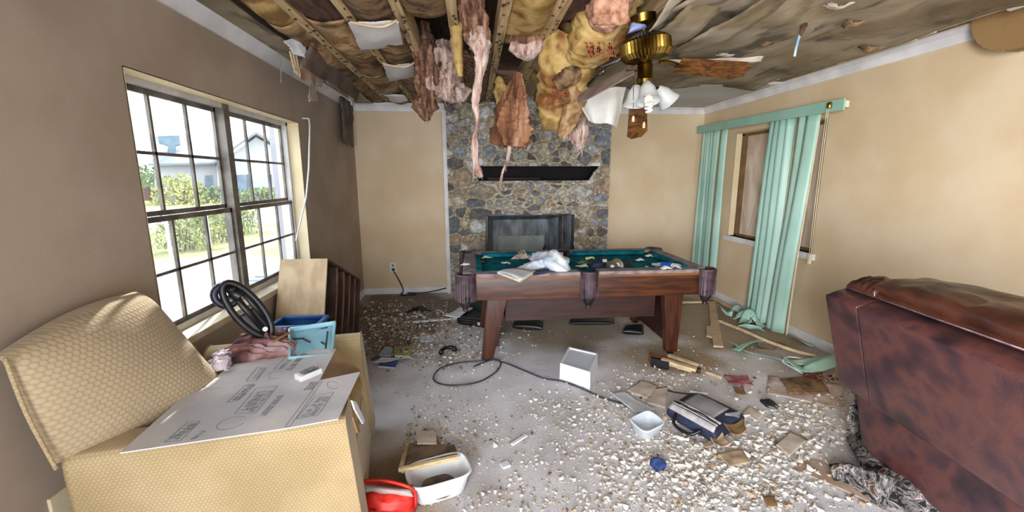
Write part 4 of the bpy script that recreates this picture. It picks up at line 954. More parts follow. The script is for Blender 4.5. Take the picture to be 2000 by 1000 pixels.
# white board corner hanging under the fan blade
a, b, c, d = Y(1128, 198, 3.1), Y(1224, 168, 3.1), Y(1205, 249, 3.1), Y(1150, 236, 3.1)
tag(obj('hanging_board', rough_sheet(lambda u, v: lerp(lerp(a, b, u), lerp(d, c, u), v)+V((0, .04*math.sin(u*7), .02*math.sin(PI*u)*(1-v))), 20, 14, .006, 4, .009, .03), mat('white_ceiling_paper', ['c3c4c0', 'd2d3ce', 'dcdcd8'], 3, rough=.8)), 'white torn ceiling board hanging in a point below the left fan blade', 'drywall')

# hanging drywall by the window wall
def quad(name, lab, cat, P4, m, amp=.01, th=.01, edge=.06, seed=1, nu=20, nv=14, bow=(0, 0, 0)):
    a, b, c, d = P4; bw = V(bow)
    return tag(obj(name, rough_sheet(lambda u, v: lerp(lerp(a, b, u), lerp(d, c, u), v)+bw*math.sin(PI*u), nu, nv, amp, seed, th, edge), m, smooth='all'), lab, cat)
quad('hanging_board', 'long dark brown torn board hanging along the top of the window wall', 'drywall', [Z(607, 80, 2.45), Z(704, 172, 2.45), X(694, 196, -1.17), X(588, 124, -1.17)], mat('brown_board_back', ['4e4038', '64544a', '6f5e52'], 4, rough=.95), seed=2)
quad('torn_paper', 'bright white torn ceiling paper at the near end of the hanging brown board', 'paper', [X(552, 78, -1.2), X(602, 70, -1.13), X(597, 118, -1.15), X(572, 108, -1.2)], PAPERW, .014, .004, .3, 3)
quad('torn_paper', 'rust-stained torn paper hanging from the near half of the brown board', 'paper', [X(586, 118, -1.2), X(632, 148, -1.2), X(628, 172, -1.2), X(584, 156, -1.2)], mat('rusty_paper', ['8a5a42', 'a88672', 'b8aca4'], 6, rough=.9), .012, .004, .25, 4)
quad('torn_paper', 'pale dangling tongue of torn paper reaching lowest above the window', 'paper', [X(606, 156, -1.2), X(616, 158, -1.2), X(622, 200, -1.2), X(602, 200, -1.2)], PAPERG, .006, .003, .5, 5)
quad('torn_paper', 'small grey shredded fringe under the middle of the brown board', 'paper', [X(618, 150, -1.2), X(634, 154, -1.2), X(628, 168, -1.2), X(614, 166, -1.2)], PAPERG, .02, .003, .6, 6)
quad('torn_paper', 'rust-brown pointed paper fold at the far half of the brown board', 'paper', [X(662, 130, -1.15), X(668, 132, -1.15), X(676, 178, -1.18), X(648, 165, -1.2)], MC['rusty_paper'], .01, .004, .2, 7)
quad('torn_paper', 'white torn paper lip along the bottom of the brown board', 'paper', [X(634, 150, -1.2), X(662, 170, -1.2), X(664, 177, -1.2), X(640, 162, -1.2)], PAPERW, .01, .004, .3, 8)
quad('torn_paper', 'blue-grey shredded paper at the far end of the brown board', 'paper', [X(678, 180, -1.2), X(692, 186, -1.2), X(690, 208, -1.2), X(684, 205, -1.2)], PAPERW, .02, .004, .5, 9)
m = MB()
for i in range(3): m.bar(X(566+i*6, 100+i*3, -1.22), X(576+i*5, 142+i*4, -1.24), .012, .006)
tag(obj('lath_sliver', m, WOODL), 'pale split lath slivers hanging beside the white torn paper', 'lath')
quad('peeling_strip', 'long dark curl of peeling wall covering in the far window-wall corner', 'wall covering', [X(664, 186, -1.42), X(690, 192, -1.43), X(690, 290, -1.43), X(672, 280, -1.40)], mat('grey_peeling_paper', ['4e443c', '645a50', '7a7064'], 5, rough=.9), .012, .006, .25, 10)
tag(obj('string', MB().tube([X(548, 118, -1.40), X(549, 162, -1.40)], .004, 5), PAPERG), 'thin pale string hanging from the window-wall crown moulding', 'string')
# white rod on the wall right of the window
P = [X(590, 231, -1.45), X(603, 232, -1.40), X(605, 245, -1.39), X(603, 330, -1.39), X(598, 385, -1.40), X(578, 470, -1.42)]
tag(obj('curtain_rod', MB().tube(P, .007, 8), WHITEP, smooth='all'), 'bent white curtain rod hanging loose at the far side of the big window', 'curtain rod')
# bits stuck to the right-hand ceiling
p = Z(1571, 44, 2.40); ht = thing('hanging_wire', 'electrical stub with a pale blue wire dangling from the stained ceiling', 'wire', p)
obj('stub', MB().tube([Z(1571, 42, 2.42), p-V((0, 0, .02)), p-V((.01, -.01, .07))], [.02, .018, .008], 8), WDARK, ht)
obj('wire', MB().tube(path([p-V((.01, -.01, .06)), p-V((.02, -.01, .10)), p-V((.035, 0, .15)), p-V((.038, 0, .185))], 10), .007, 6), mat('blue_wire', ['5d93b8', 'a9c4d2'], 8, rough=.4), ht)
for i, (a, b) in enumerate(((1500, 80), (1640, 8), (1665, 44), (1420, 105), (1700, 92))):
    p = Z(a, b, 2.39); r = random.Random(i)
    tag(obj('ceiling_scab', rough_sheet(lambda u, v: p+V(((u-.5)*.12, (v-.5)*.06, -.02*math.sin(3*u)*math.sin(3*v))), 8, 6, .02, i, .005, .4, 12), PAPERG if i % 2 else KRAFT2), ['curled brown paper scab on the ceiling between fan and hanging wire', 'torn grey paper scab at the top edge of the ceiling', 'small brown paper scab right of the hanging wire', 'small grey paper scab near the right fan blade tip', 'brown flap at the long ceiling tear above the blinds'][i], 'paper')

# ---------------------------------------------------------------- ceiling fan
def fan():
    c = V((1.0, 2.5, 2.215)); tl = Matrix.Rotation(math.radians(-9), 3, 'Y')
    t = thing('ceiling_fan', 'brass ceiling fan with oak blades hanging crooked from the damaged ceiling', 'ceiling fan', c)
    def P(x, y, z): return c+tl@V((x, y, z))
    obj('motor_housing', MB().lathe([(.03, .12), (.06, .11), (.125, .075), (.142, .06), (.142, .0), (.12, -.028), (.06, -.045), (.03, -.05)], c, 80, tl, True, .06), BRASSF, t)
    obj('canopy', MB().lathe([(.075, .2), (.07, .16), (.02, .13), (.02, .10)], c, 20, tl), BRASSF, t, smooth=True)
    obj('wire_cover', MB().slab([P(-.10, -.03, .12), P(-.0, -.05, .13), P(-.0, -.05, .19), P(-.08, -.03, .17)], .04, 3), mat('blue_plastic_film', ['5a6a96', '8a92b8'], 6, rough=.4), t, smooth='all')
    obj('light_fitting', MB().lathe([(.03, -.04), (.042, -.06), (.042, -.13), (.05, -.14), (.045, -.16), (.02, -.17)], c, 24, None, True, .04), BRASSF, t, smooth=True)
    def blade(pts_px, ys, m, w0, w1, lab=None, edge=(0, 0, 1), drop=.0):
        a, b = pts_px; p, q = Y(*a, ys[0]), Y(*b, ys[1]); d = (q-p); n_ = d.normalized(); s = V(edge); s = (s-n_*s.dot(n_)).normalized(); up = n_.cross(s)
        poly = [p-s*w0/2, p+s*w0/2, lerp(p, q, .85)+s*w1/2, q+s*w1*.22, q-s*w1*.3, lerp(p, q, .9)-s*w1/2]
        bl = obj('blade', MB().prism(poly, up*.008), m, t, bevel=.002, label=lab)
        return bl, p, s
    hub = P(0, 0, -.03)
    # right, left, drooping rear, edge-on
    for px, ys, m, w0, w1, ed, lab in (((( 1325, 129), (1459, 141)), (2.5, 2.55), FANW, .10, .13, (.1, .8, -.55), 'brown blade pointing right'),
                                ((( 1238, 135), (1128, 193)), (2.55, 2.75), FANG, .10, .13, (.1, .8, .55), 'dusty grey blade drooping to the left'),
                                ((( 1246, 200), (1244, 268)), (2.72, 2.9), FANW, .11, .135, (1, 0, 0), 'oak blade hanging straight down behind the lamps')):
        bl, p, s = blade(px, ys, m, w0, w1, lab, ed)
        ir = MB().tube(path([hub+(p-hub).normalized()*.08, lerp(hub, p, .7)+V((0, 0, .01)), p+(p-hub)*.15], 8), .012, 6); ir.box(p+(p-hub)*.1, (.07, .05, .006))
        obj('blade_iron', ir, BRASSF if m is FANW else WDARK, bl, smooth=True)
    # three lamp holders: bare spiral bulb facing us, frosted bell shades at the sides
    def shade(base, d, broken=False):
        d = V(d).normalized(); M = d.to_track_quat('Z', 'Y').to_matrix()
        arm = obj('lamp_arm', MB().tube(path([c+V((0, 0, -.13)), lerp(c+V((0, 0, -.13)), base, .6)+V((0, 0, -.015)), base], 10), .009, 7), BRASSF, t, smooth='all')
        obj('lamp_shade', MB().lathe([(.022, 0), (.028, .012), (.045, .04), (.05, .075), (.062, .105), (.068, .112), (.065, .110), (.047, .075), (.04, .04), (.02, .01)], base, 28, M, False), BULB, arm, smooth='all')
    b1 = Y(1243, 168, 2.5); shade(b1, (-.1, -.1, -1)); 
    b2 = Y(1285, 172, 2.52); shade(b2, (.8, .1, -.75))
    b3 = Y(1263, 162, 2.42); shade(b3, (0, -.35, -.9))
    bb = obj('bulb', MB().lathe([(.014, 0), (.016, .03), (.026, .034), (.028, .055), (.022, .062)], b3+V((0, -.025, -.055)), 16, V((0, -.35, -.9)).to_track_quat('Z', 'Y').to_matrix()), mat('cfl_bulb', ['c9bfa5', 'e6e6e6'], 20, rough=.4), t, smooth=True)
    sp = [b3+V((0, -.045, -.115))+V((.019*math.cos(k*.7), -.0+.019*math.sin(k*.7)*.8, -.0022*k)) for k in range(22)]
    obj('bulb_spiral', MB().tube(sp, .006, 6), mat('cfl_glass', 'eceef2', rough=.3), bb, smooth='all')
    for px, py0, py1 in ((1237, 150, 226), (1258, 170, 238)):
        ch = obj('pull_chain', MB().tube([Y(px, py0, 2.44), Y(px, py1, 2.44)], .0018, 5), BRASSF, t)
        obj('chain_pull', MB().lathe([(.004, 0), (.008, -.01), (.008, -.03), (.004, -.035)], Y(px, py1, 2.44), 10), WOODL, ch, smooth=True)
fan()

# ---------------------------------------------------------------- vertical blinds
def blinds():
    t = thing('vertical_blind', 'mint green vertical blind with most slats missing, on the right wall window', 'blind', (3.0, 4.4, 2.1))
    m = MB().hexa([(2.985, 3.30, 2.055), (3.0, 3.30, 2.055), (3.0, 5.58, 2.10), (2.985, 5.58, 2.10), (2.985, 3.30, 2.145), (3.0, 3.30, 2.145), (3.0, 5.58, 2.19), (2.985, 5.58, 2.19)])
    obj('valance', m, MINTD, t, bevel=.002)
    obj('headrail', MB().hexa([(3.01, 3.32, 2.08), (3.05, 3.32, 2.08), (3.05, 5.56, 2.12), (3.01, 5.56, 2.12), (3.01, 3.32, 2.13), (3.05, 3.32, 2.13), (3.05, 5.56, 2.17), (3.01, 5.56, 2.17)]), CREAMP, t)
    obj('bracket', MB().box((3.05, 3.45, 2.12), (.1, .02, .02)), ALU, t)
    # slats: (y top, y bottom, x top, x bottom, width, turn, length z0, material)
    for i, (ya, yb, xa, xb, wd, tn, z0, mm) in enumerate((
        (5.42, 5.45, 3.03, 3.02, .089, 2.3, .05, MINT), (5.36, 5.36, 3.03, 3.01, .089, 2.1, .05, MINT), (5.30, 5.28, 3.03, 3.0, .089, 2.4, .05, MINT), (5.24, 5.22, 3.03, 3.02, .089, 2.2, .05, MINT), (5.18, 5.16, 3.03, 3.0, .089, 2.0, .05, MINT),
        (5.00, 5.02, 3.03, 3.02, .089, 2.1, .09, MINT),
        (4.13, 4.19, 3.03, 3.0, .089, 2.3, .04, MINT), (4.06, 4.10, 3.02, 2.97, .089, 2.0, .02, MINT), (3.98, 4.00, 3.02, 2.97, .089, 2.2, .02, MINT), (3.90, 3.91, 3.03, 2.98, .089, 2.5, .04, MINT), (3.83, 3.84, 3.03, 2.99, .06, .4, .06, CREAMP), (3.74, 3.78, 3.01, 2.96, .11, 1.9, .02, MINT), (3.64, 3.70, 3.01, 2.96, .12, 2.0, .02, MINT), (3.60, 3.63, 3.04, 3.0, .03, 1.4, .02, CREAMP))):
        zt = 2.07+(ya-3.3)*.02
        def fn(u, v, ya=ya, yb=yb, xa=xa, xb=xb, wd=wd, tn=tn, z0=z0, zt=zt):
            a = tn+.15*math.sin(v*4+ya*9); w_ = (u-.5)*wd; cv = .006*math.cos(PI*(u-.5))
            return (lerp(xb, xa, v)+w_*math.cos(a)-cv*math.sin(a), lerp(yb, ya, v)+w_*math.sin(a)+cv*math.cos(a)+.01*math.sin(v*5+ya*7), lerp(z0, zt, v))
        obj('slat', MB().grid(fn, 4, 24, .0012), mm, t, smooth='all', label='cream slat' if mm is CREAMP else None)
    obj('tilt_pulley', MB().lathe([(.016, 0), (.02, .01), (.02, .04), (.014, .05)], (2.975, 3.43, 2.085), 14), BRASSF, t, smooth=True)
    for dy in (0, .018): obj('cord', MB().tube(path([(2.97, 3.43+dy, 2.09), (2.972, 3.432+dy, 1.4), (2.985, 3.44+dy, .80)], 12), .0025, 5), CREAMP, t)
    obj('cord_weight', MB().box((2.985, 3.45, .80), (.02, .03, .085)), CREAMP, t, bevel=.004)
blinds()

# ---------------------------------------------------------------- things on the armchair
Q = AQ
def tri_sheet(name, m, pts, z, th, parent, nu=1):
    n = [V(p) if isinstance(p, V) else Z(p[0], p[1], z) for p in pts]
    return obj(name, MB().prism(n, (0, 0, -th)), m, parent)
zc_ = .668
cb = thing('cardboard_sheet', 'unfolded white printed cardboard carton lying across the armchair arms', 'cardboard', Z(480, 780, zc_))
pnl = [((234, 884), (377, 757), (400, 757), (626, 742), (560, 836)), ((626, 742), (703, 726), (660, 818), (560, 836)), ((400, 756), (467, 697), (525, 683), (657, 681), (625, 741))]
for i, q in enumerate(pnl): tri_sheet('panel' if i != 1 else 'flap', CARD_W, q, zc_, .004, cb)
dn = V((0, 0, -.03))
a, b, c = Z(657, 682, zc_), Z(705, 722, zc_-.02)+V((0, 0, -.01)), Z(627, 741, zc_)
obj('inner_flap', MB().prism([a, b, c], (0, 0, -.004)), CARD_B, cb, label='bare brown inner flap')
e = MB()
for p, q in (((234, 884), (560, 836)), ((560, 836), (660, 818))):
    p, q = Z(*p, zc_-.004), Z(*q, zc_-.004); e.prism([p, q, q+V((.01, .03, -.018)), p+V((.01, .03, -.012))], (0, .004, 0))
obj('under_layer', e, CARD_B, cb)
ink = MB(); r = random.Random(8)
def ipx(x, y, z=None): return Z(x, y, (z or zc_)+.0009)
def frame(pts, w=.0022):
    P = [ipx(*p) for p in pts]
    for k in range(len(P)): ink.bar(P[k], P[(k+1) % len(P)], w, .0008)
def rows(a, b, n, h, wfrac=1.0, off=.004):
    A, B = ipx(*a), ipx(*b); d = (B-A); up = V((-d.y, d.x, 0)).normalized()
    for k in range(n): glyphs(ink, A-up*(h*1.35*(k+1)), d, up, d.length*wfrac, h, r, h*.16)
frame([(321, 864), (367, 824), (391, 823), (352, 861)]); rows((326, 858), (374, 822), 1, .026)
rows((370, 858), (396, 840), 1, .012)
frame([(443, 786), (479, 752), (495, 750), (462, 783)]); rows((450, 782), (484, 752), 2, .012)
frame([(458, 808), (500, 758), (542, 754), (500, 806)]); rows((464, 802), (506, 758), 1, .034); rows((484, 806), (525, 762), 1, .014)
rows((505, 812), (552, 762), 2, .009, .8)
cc = ipx(452, 826); ax, ay = ipx(478, 815)-cc, ipx(438, 818)-cc
for k in range(20):
    t0, t1 = 2*PI*k/24, 2*PI*(k+1)/24; ink.bar(cc+ax*math.cos(t0)+ay*math.sin(t0)*.8, cc+ax*math.cos(t1)+ay*math.sin(t1)*.8, .0022, .0008)
frame([(578, 818), (616, 774), (652, 766), (620, 812)]); rows((584, 814), (622, 772), 2, .019, 1)
frame([(556, 834), (566, 833), (630, 744), (624, 744)], .0016)
cc = ipx(650, 752); ax, ay = ipx(658, 748)-cc, ipx(642, 746)-cc
for k in range(16):
    t0, t1 = 2*PI*k/20, 2*PI*(k+1)/20; ink.bar(cc+ax*math.cos(t0)+ay*math.sin(t0), cc+ax*math.cos(t1)+ay*math.sin(t1), .0018, .0008)
rows((590, 762), (606, 746), 3, .010)
frame([(480, 744), (502, 718), (520, 718), (500, 744)]); rows((486, 742), (506, 718), 1, .024)
frame([(533, 722), (566, 690), (596, 686), (572, 720)]); rows((540, 720), (575, 688), 1, .020); rows((552, 724), (588, 688), 1, .028)
cc = ipx(540, 732); ax, ay = ipx(552, 726)-cc, ipx(530, 728)-cc
for k in range(14):
    t0, t1 = 2*PI*k/20, 2*PI*(k+1)/20; ink.bar(cc+ax*math.cos(t0)+ay*math.sin(t0), cc+ax*math.cos(t1)+ay*math.sin(t1), .0018, .0008)
obj('printing', ink, INK, cb, label='faded grey printed boxes and lettering')
# small metal and plastic part lying on it
p = Z(603, 735, zc_); sw = thing('switch_box', 'small white and dark grey electrical box lying on the cardboard', 'box', p)
M = rot3((0, 0, .9)); obj('shell', MB().box(p+V((0, 0, .012)), (.10, .05, .024), M), WHITEP, sw, bevel=.003)
obj('window', MB().box(p+V((0, 0, .026))+M@V((.005, .002, 0)), (.07, .036, .006), M), mat('dark_grey_metal', ['2f3336', '6a6c6c'], 30, rough=.3, metal=.6), sw)
# tags and torn tape at the front of the chair
for i, (q, lab) in enumerate((([(688, 782), (696, 785), (713, 822), (710, 828), (694, 800)], 'printed white cardboard strip hanging over the front of the armchair'), ([(690, 816), (696, 818), (704, 842), (700, 846)], 'narrow torn cardboard shred lower on the armchair front'))):
    P = [X(a, b, -.435) for a, b in q]; tag(obj('cardboard_strip', MB().prism(P, (-.006, 0, 0)), CARD_W if i == 0 else CARD_B), lab, 'cardboard')

# crumpled mauve cloth
def heap(name, lab, cat, px, z0, h, m, seed, nu=44, nv=30, amp=.03, fold=14, gp=None, par=None):
    """crumpled fabric: px = outline quad on height z0, domed and pleated"""
    a, b, c, d = [Z(x, y, z0) for x, y in px]
    def fn(u, v):
        p = lerp(lerp(a, b, u), lerp(d, c, u), v)
        e = (math.sin(PI*u)*math.sin(PI*v))**.45
        w_ = 1+.25*noise.noise(V((u*3+seed, v*3, 0)))
        f = abs(math.sin(fold*(v+.35*u)+3*noise.noise(V((u*3, v*4, seed)))))*amp
        cx = .12*noise.noise(V((u*5, v*5, seed+4)))
        return p+V((cx*.3, cx*.3, h*e*w_+f*e+amp*.5*fbm((u*6, v*6, seed), 1, 3)*e))
    o = obj(name, MB().grid(fn, nu, nv, .004), m, smooth='all'); return tag(o, lab, cat, gp)
heap('blanket', 'crumpled mauve and rust cloth heaped between the carton and the window', 'cloth', [(426, 716), (580, 692), (577, 655), (470, 662)], .67, .055, CLOTHP, 3, amp=.034, fold=30, nu=70, nv=60)
heap('lilac_cloth', 'small pale lilac cloth bunched beside the armchair back', 'cloth', [(405, 726), (450, 722), (455, 690), (418, 696)], .68, .03, mat('lilac_cloth', ['8d8296', 'b3a9b8', 'cfc6d2'], 8, rough=.95), 5, amp=.02)
tag(obj('stick', MB().tube([Z(532, 668, .74), Z(572, 646, .75)], .006, 6), CARD_B), 'short grey-brown stick lying on the mauve cloth', 'stick')
# pale blue tray
ty = thing('serving_tray', 'pale blue plastic tray with raised rim tilted on the far part of the chair', 'tray', Z(610, 660, .66))
a, b, c, d = Z(566, 705, .66), Z(648, 697, .645), Z(655, 634, .72), Z(566, 648, .72)
obj('tray_bottom', MB().prism([a, b, c, d], (0, 0, -.006)), CYANP, ty)
def rim(P, h, th, m, par, name='rim'):
    mb = MB()
    for k in range(len(P)): p, q = P[k], P[(k+1) % len(P)]; mb.bar(p+V((0, 0, h/2)), q+V((0, 0, h/2)), th, h)
    return obj(name, mb, m, par, bevel=.002)
rim([a, b, c, d], .022, .012, CYANP, ty)
m = MB()
for q0, q1 in (((636, 680), (640, 648)), ((572, 656), (640, 640)), ((572, 662), (592, 661)), ((593, 662), (606, 668)), ((628, 668), (634, 672))): m.bar(Z(*q0, .70), Z(*q1, .715), .008, .008)
obj('grime', m, mat('tray_grime', '1c2a33', rough=.7), ty)
# blue bin behind it
p = V((-1.19, 2.86, 0)); bn = thing('storage_bin', 'blue plastic storage bin between the armchair and the tipped drawer chest', 'bin', p)
m = MB(); pr = [(x, y) for x, y in ((-.15, -.11), (.15, -.11), (.15, .10), (-.15, .10))]
for k in range(4):
    (ax_, ay_), (bx_, by_) = pr[k], pr[(k+1) % 4]
    m.hexa([p+V((ax_*.85, ay_*.85, 0)), p+V((bx_*.85, by_*.85, 0)), p+V((bx_*.83, by_*.83, 0)), p+V((ax_*.83, ay_*.83, 0)), p+V((ax_, ay_, .56)), p+V((bx_, by_, .56)), p+V((bx_*.96, by_*.96, .56)), p+V((ax_*.96, ay_*.96, .56))])
m.box(p+V((0, 0, .01)), (.24, .16, .02)); obj('tub', m, BLUEP, bn)
rim([p+V((x, y, .555)) for x, y in pr], .02, .03, BLUEP, bn)
# black plastic headrest frame with a curled grip
bf = thing('booster_frame', 'black plastic moulded frame with long slots and a curled top loop by the window sill', 'plastic frame', Z(490, 640, .72))
c0 = X(484, 606, -1.12); u_ = (V(X(520, 648, -1.05))-V(X(446, 566, -1.2))); u_ = (u_-V((.62, -.76, .2)).normalized()*u_.dot(V((.62, -.76, .2)).normalized())).normalized(); fw = V((.62, -.76, .2)).normalized(); v_ = fw.cross(u_).normalized()
def el(cx, cy, ra, rb, a0=0, a1=2*PI, n=28): return [c0+u_*(cx+ra*math.cos(lerp(a0, a1, k/n)))+v_*(cy+rb*math.sin(lerp(a0, a1, k/n))) for k in range(n+1)]
obj('outer_ring', MB().tube(el(0, 0, .165, .058)[:-1], .016, 8, close=True), BLKP, bf, smooth='all')
m = MB()
for cy, w0, hh in ((-.004, .15, .028), (.034, .12, .022)): m.bar(c0+u_*-w0+v_*cy, c0+u_*w0+v_*cy, hh, .02, fw)
m.slab([c0+u_*.0+v_*-.055, c0+u_*.15+v_*-.03, c0+u_*.15+v_*.03, c0+u_*.0+v_*.055], .03, 4); obj('spokes', m, BLKP, bf, smooth='all')
c1 = X(441, 577, -1.2)
lp = [c1+V((.0, 0, 0))+u_*(.052*math.cos(a))+v_*(.045*math.sin(a)) for a in [PI*2*k/20 for k in range(20)]]
obj('top_loop', MB().tube(lp, .017, 8, close=True), mat('purple_black_plastic', ['15131f', '2a2840'], 6, rough=.4), bf, smooth='all')
obj('neck', MB().tube(path([c1+V((.03, 0, .04)), lerp(c1, c0, .4)+V((0, 0, .045)), lerp(c1, c0, .75)+V((0, 0, .05))], 10), [.022]*5+[.03]*6, 8), BLKP, bf, smooth='all')
obj('screw', MB().tube([c0+u_*.12+fw*.02, c0+u_*.12+fw*.03], .012, 10), WHITEP, bf)
# curl of paper on the sill and socket on the wall by the chair
tag(obj('paper_curl', MB().tube(path([X(478, 572, -1.49), X(484, 566, -1.49), X(488, 574, -1.48), X(494, 572, -1.48)], 10), .006, 6), PAPERW), 'small white curl of peeled paint on the window sill below the mullion', 'paint')
so = thing('wall_outlet', 'pale wall outlet low on the window wall behind the near armchair arm', 'outlet', X(118, 985, XL+.01))
obj('cover_plate', MB().box(X(121, 990, XL+.006), (.012, .075, .12)), CREAMP, so, bevel=.002)

# ---------------------------------------------------------------- things on the pool table
zb = .733
bg = thing('plastic_bag', 'crumpled translucent white plastic bag spilling over the pool table bed', 'bag', Z(1070, 530, zb))
def lump(name, par, pts, rads, m, seed, n=24, k=30, rough=.3, amp=.15): return obj(name, tuft(pts, rads, seed, n, k, 0, rough, .1, amp), m, par, smooth='all')
lump('bag_body', bg, [Z(1045, 505, .80), Z(1075, 510, .82), Z(1095, 522, .80), Z(1112, 532, .76)], [.05, .085, .10, .075, .02], BAGW, 3)
lump('bag_tail', bg, [Z(1072, 516, .81), Z(1040, 523, .785), Z(1010, 535, .765)], [.05, .055, .045, .01], BAGW, 5)
bk = thing('open_notebook', 'open cream-paged notebook hanging over the front rail of the pool table', 'notebook', Z(1000, 540, .79))
a, b, c, d = Z(971, 531, .795), Z(985, 526, .80), Z(1046, 529, .80), Z(1016, 548, .79)
obj('pages', MB().prism([a, b, c, d], (0, 0, -.012)), mat('cream_pages', ['c9c6b4', 'dcd9c9'], 30, rough=.8), bk)
obj('upper_page', MB().grid(lambda u, v: lerp(lerp(a, b, v), lerp(d, c, v), u)+V((0, 0, .002+.014*math.sin(PI*u))), 12, 4, .003), PAPERW, bk, smooth='all')
obj('cover', MB().prism([a-V((0, 0, .012)), b-V((0, 0, .012)), c-V((0, 0, .012)), d-V((0, 0, .012))], (0, 0, -.004)), mat('tan_cover', ['8f8354', 'a5976a'], 8, rough=.7), bk)
tag(obj('dark_wallet', MB().slab([Z(1040, 532, .80), Z(1072, 528, .80), Z(1072, 522, .80), Z(1045, 526, .80)], .03, 4), NAVY, smooth='all'), 'dark navy pouch tucked under the white plastic bag', 'pouch')
tag(obj('dark_cloth', MB().slab([Z(952, 536, .75), Z(985, 535, .75), Z(1000, 526, .75), Z(960, 530, .75)], .02, 3), mat('purple_cloth', ['231f33', '3a3450'], 9, rough=.9), smooth='all'), 'dark purple flattened cloth left of the notebook on the felt', 'cloth')
heap('napkin', 'wrinkled pale pink tissue near the back rail of the pool table', 'tissue', [(1000, 506), (1040, 505), (1036, 496), (1010, 497)], zb, .04, mat('pink_tissue', ['a58d86', 'c9b0a4', 'd8c6bc'], 12, rough=.9), 6, 18, 12, .02, 9)
bo = thing('water_bottle', 'clear water bottle with a blue label lying on the pool table', 'bottle', Z(1300, 520, zb))
p, q = Z(1330, 524, zb+.034), Z(1274, 516, zb+.034); d = (q-p)
obj('bottle_body', MB().tube([p, p+d*.04, p+d*.2, p+d*.62, p+d*.82, p+d*.93, p+d], [.02, .033, .034, .034, .02, .012, .012], 20), CLEARB, bo, smooth=True)
obj('label_band', MB().tube([p+d*.30, p+d*.66], .0347, 20), mat('blue_label', ['1a3fa0', '2653bd'], 8, rough=.4), bo, smooth=True)
obj('label_panel', MB().tube([p+d*.10, p+d*.30], .0350, 20), WHITEP, bo, smooth=True)
g = MB(); glyphs(g, p+d*.62+V((0, -.034, -.008)), -d, (0, 0, 1), d.length*.25, .014, random.Random(2), .002); obj('lettering', g, WHITEP, bo)
tag(obj('black_card', MB().prism([Z(1214, 534, .76), Z(1246, 533, .76), Z(1248, 531, .76)+V((-.02, .0, .0)), V(Z(1232, 505, .76))+V((0, 0, .0))], (.0, .01, .004)), BLKP), 'black folded card standing in a peak among the litter on the table', 'card')
a, b, c = Z(1213, 533, .745), Z(1247, 533, .745), Z(1230, 531, .745)+V((0, .05, .11))
tag(obj('black_tent_card', MB().prism([a, b, c], (.004, .012, 0)), BLKP), 'matte black triangular flap leaning up beside the water bottle', 'card')
bpy.data.objects.remove(bpy.data.objects['black_card'])
tag(obj('tan_envelope', MB().prism([Z(1247, 528, .75), Z(1268, 532, .745), Z(1250, 534, .745)], (0, 0, .008)), CARD_B), 'tan paper corner between the black flap and the bottle', 'paper')
for i, (x, y, nm, lab, m, rr) in enumerate(((1166, 524, 'cap', 'navy cap with a white front badge in the table litter', NAVY, .062), (1178, 514, 'cap', 'second dark cap with pale trim behind the first', NAVY, .05))):
    p = Z(x, y, zb); t = thing(nm, lab, 'cap', p); obj('crown', MB().lathe([(rr, 0), (rr*1.0, .02), (rr*.8, .05), (rr*.3, .062), (.002, .064)], p, 20), m, t, smooth=True)
    obj('visor', MB().slab([p+V((-.05, -.03, .012)), p+V((.05, -.03, .012)), p+V((.04, -.10, .006)), p+V((-.04, -.10, .006))], .008, 2.5), m, t, smooth='all')
    obj('badge', MB().box(p+V((0, -.046, .032)), (.04, .006, .028), (-.5, 0, 0)), WHITEP, t)
for i, (x, y, z, tlt) in enumerate(((1196, 521, .77, .9), (1206, 517, .78, 1.1))):
    p = Z(x, y, z); M = rot3((tlt, .1*i, .2)); t = thing('disc', 'shiny silver disc propped in the middle of the table litter' if i == 0 else 'second silver disc half hidden behind the first', 'disc', p)
    obj('face', MB().lathe([(.058, 0), (.058, .0015)], p, 32, M), mat('mirror_disc', ['8f96a5', 'c3c7d3'], 3, rough=.12, metal=1), t); obj('hub', MB().lathe([(.018, -.001), (.018, .003)], p, 20, M), WHITEP, t)
R = random.Random(77)
litter = [('dark_pouch', 'black soft pouch lying right of the side pocket', 1152, 520, BLKP), ('green_wrapper', 'olive wrapper beside the middle front pocket', 1140, 517, LEAF), ('striped_wrapper', 'red and blue striped wrapper in front of the caps', 1188, 531, REDP),
          ('white_scrap', 'white crumpled scrap behind the black flap', 1250, 510, PAPERW), ('white_scrap', 'small white scrap under the bottle neck', 1262, 528, PAPERW), ('pink_shell', 'pale pinkish crumpled cup near the right cushion', 1325, 527, PAPERG),
          ('brown_leaf', 'curled brown leaf by the left cushion', 935, 514, KRAFT2), ('green_scrap', 'pale green scrap on the left part of the felt', 950, 506, mat('pale_green', 'a9c4ae', rough=.8)), ('yellow_scrap', 'pale yellow scrap behind the caps', 1152, 507, mat('pale_yellow', 'cfcf8f', rough=.8)),
          ('grey_dish', 'grey oval dish edge near the middle pocket', 1136, 523, ALUL), ('plaster_flake', 'chalky plaster flake lying on the right end of the front rail', 1300, 526, PLAST), ('plaster_flake', 'white plaster spill across the right front rail corner', 1318, 525, PLAST), ('plaster_flake', 'white plaster dust lump on the left rail', 908, 520, PLAST),
          ('plaster_flake', 'large white crumb in the middle of the left felt', 990, 515, PLAST), ('plaster_flake', 'pale crumb in front of the plastic bag', 1020, 527, PLAST), ('plaster_flake', 'white crumb beside the right back pocket', 1268, 503, PLAST), ('black_pouch', 'dark navy bundle between the discs and the black flap', 1205, 530, NAVY)]
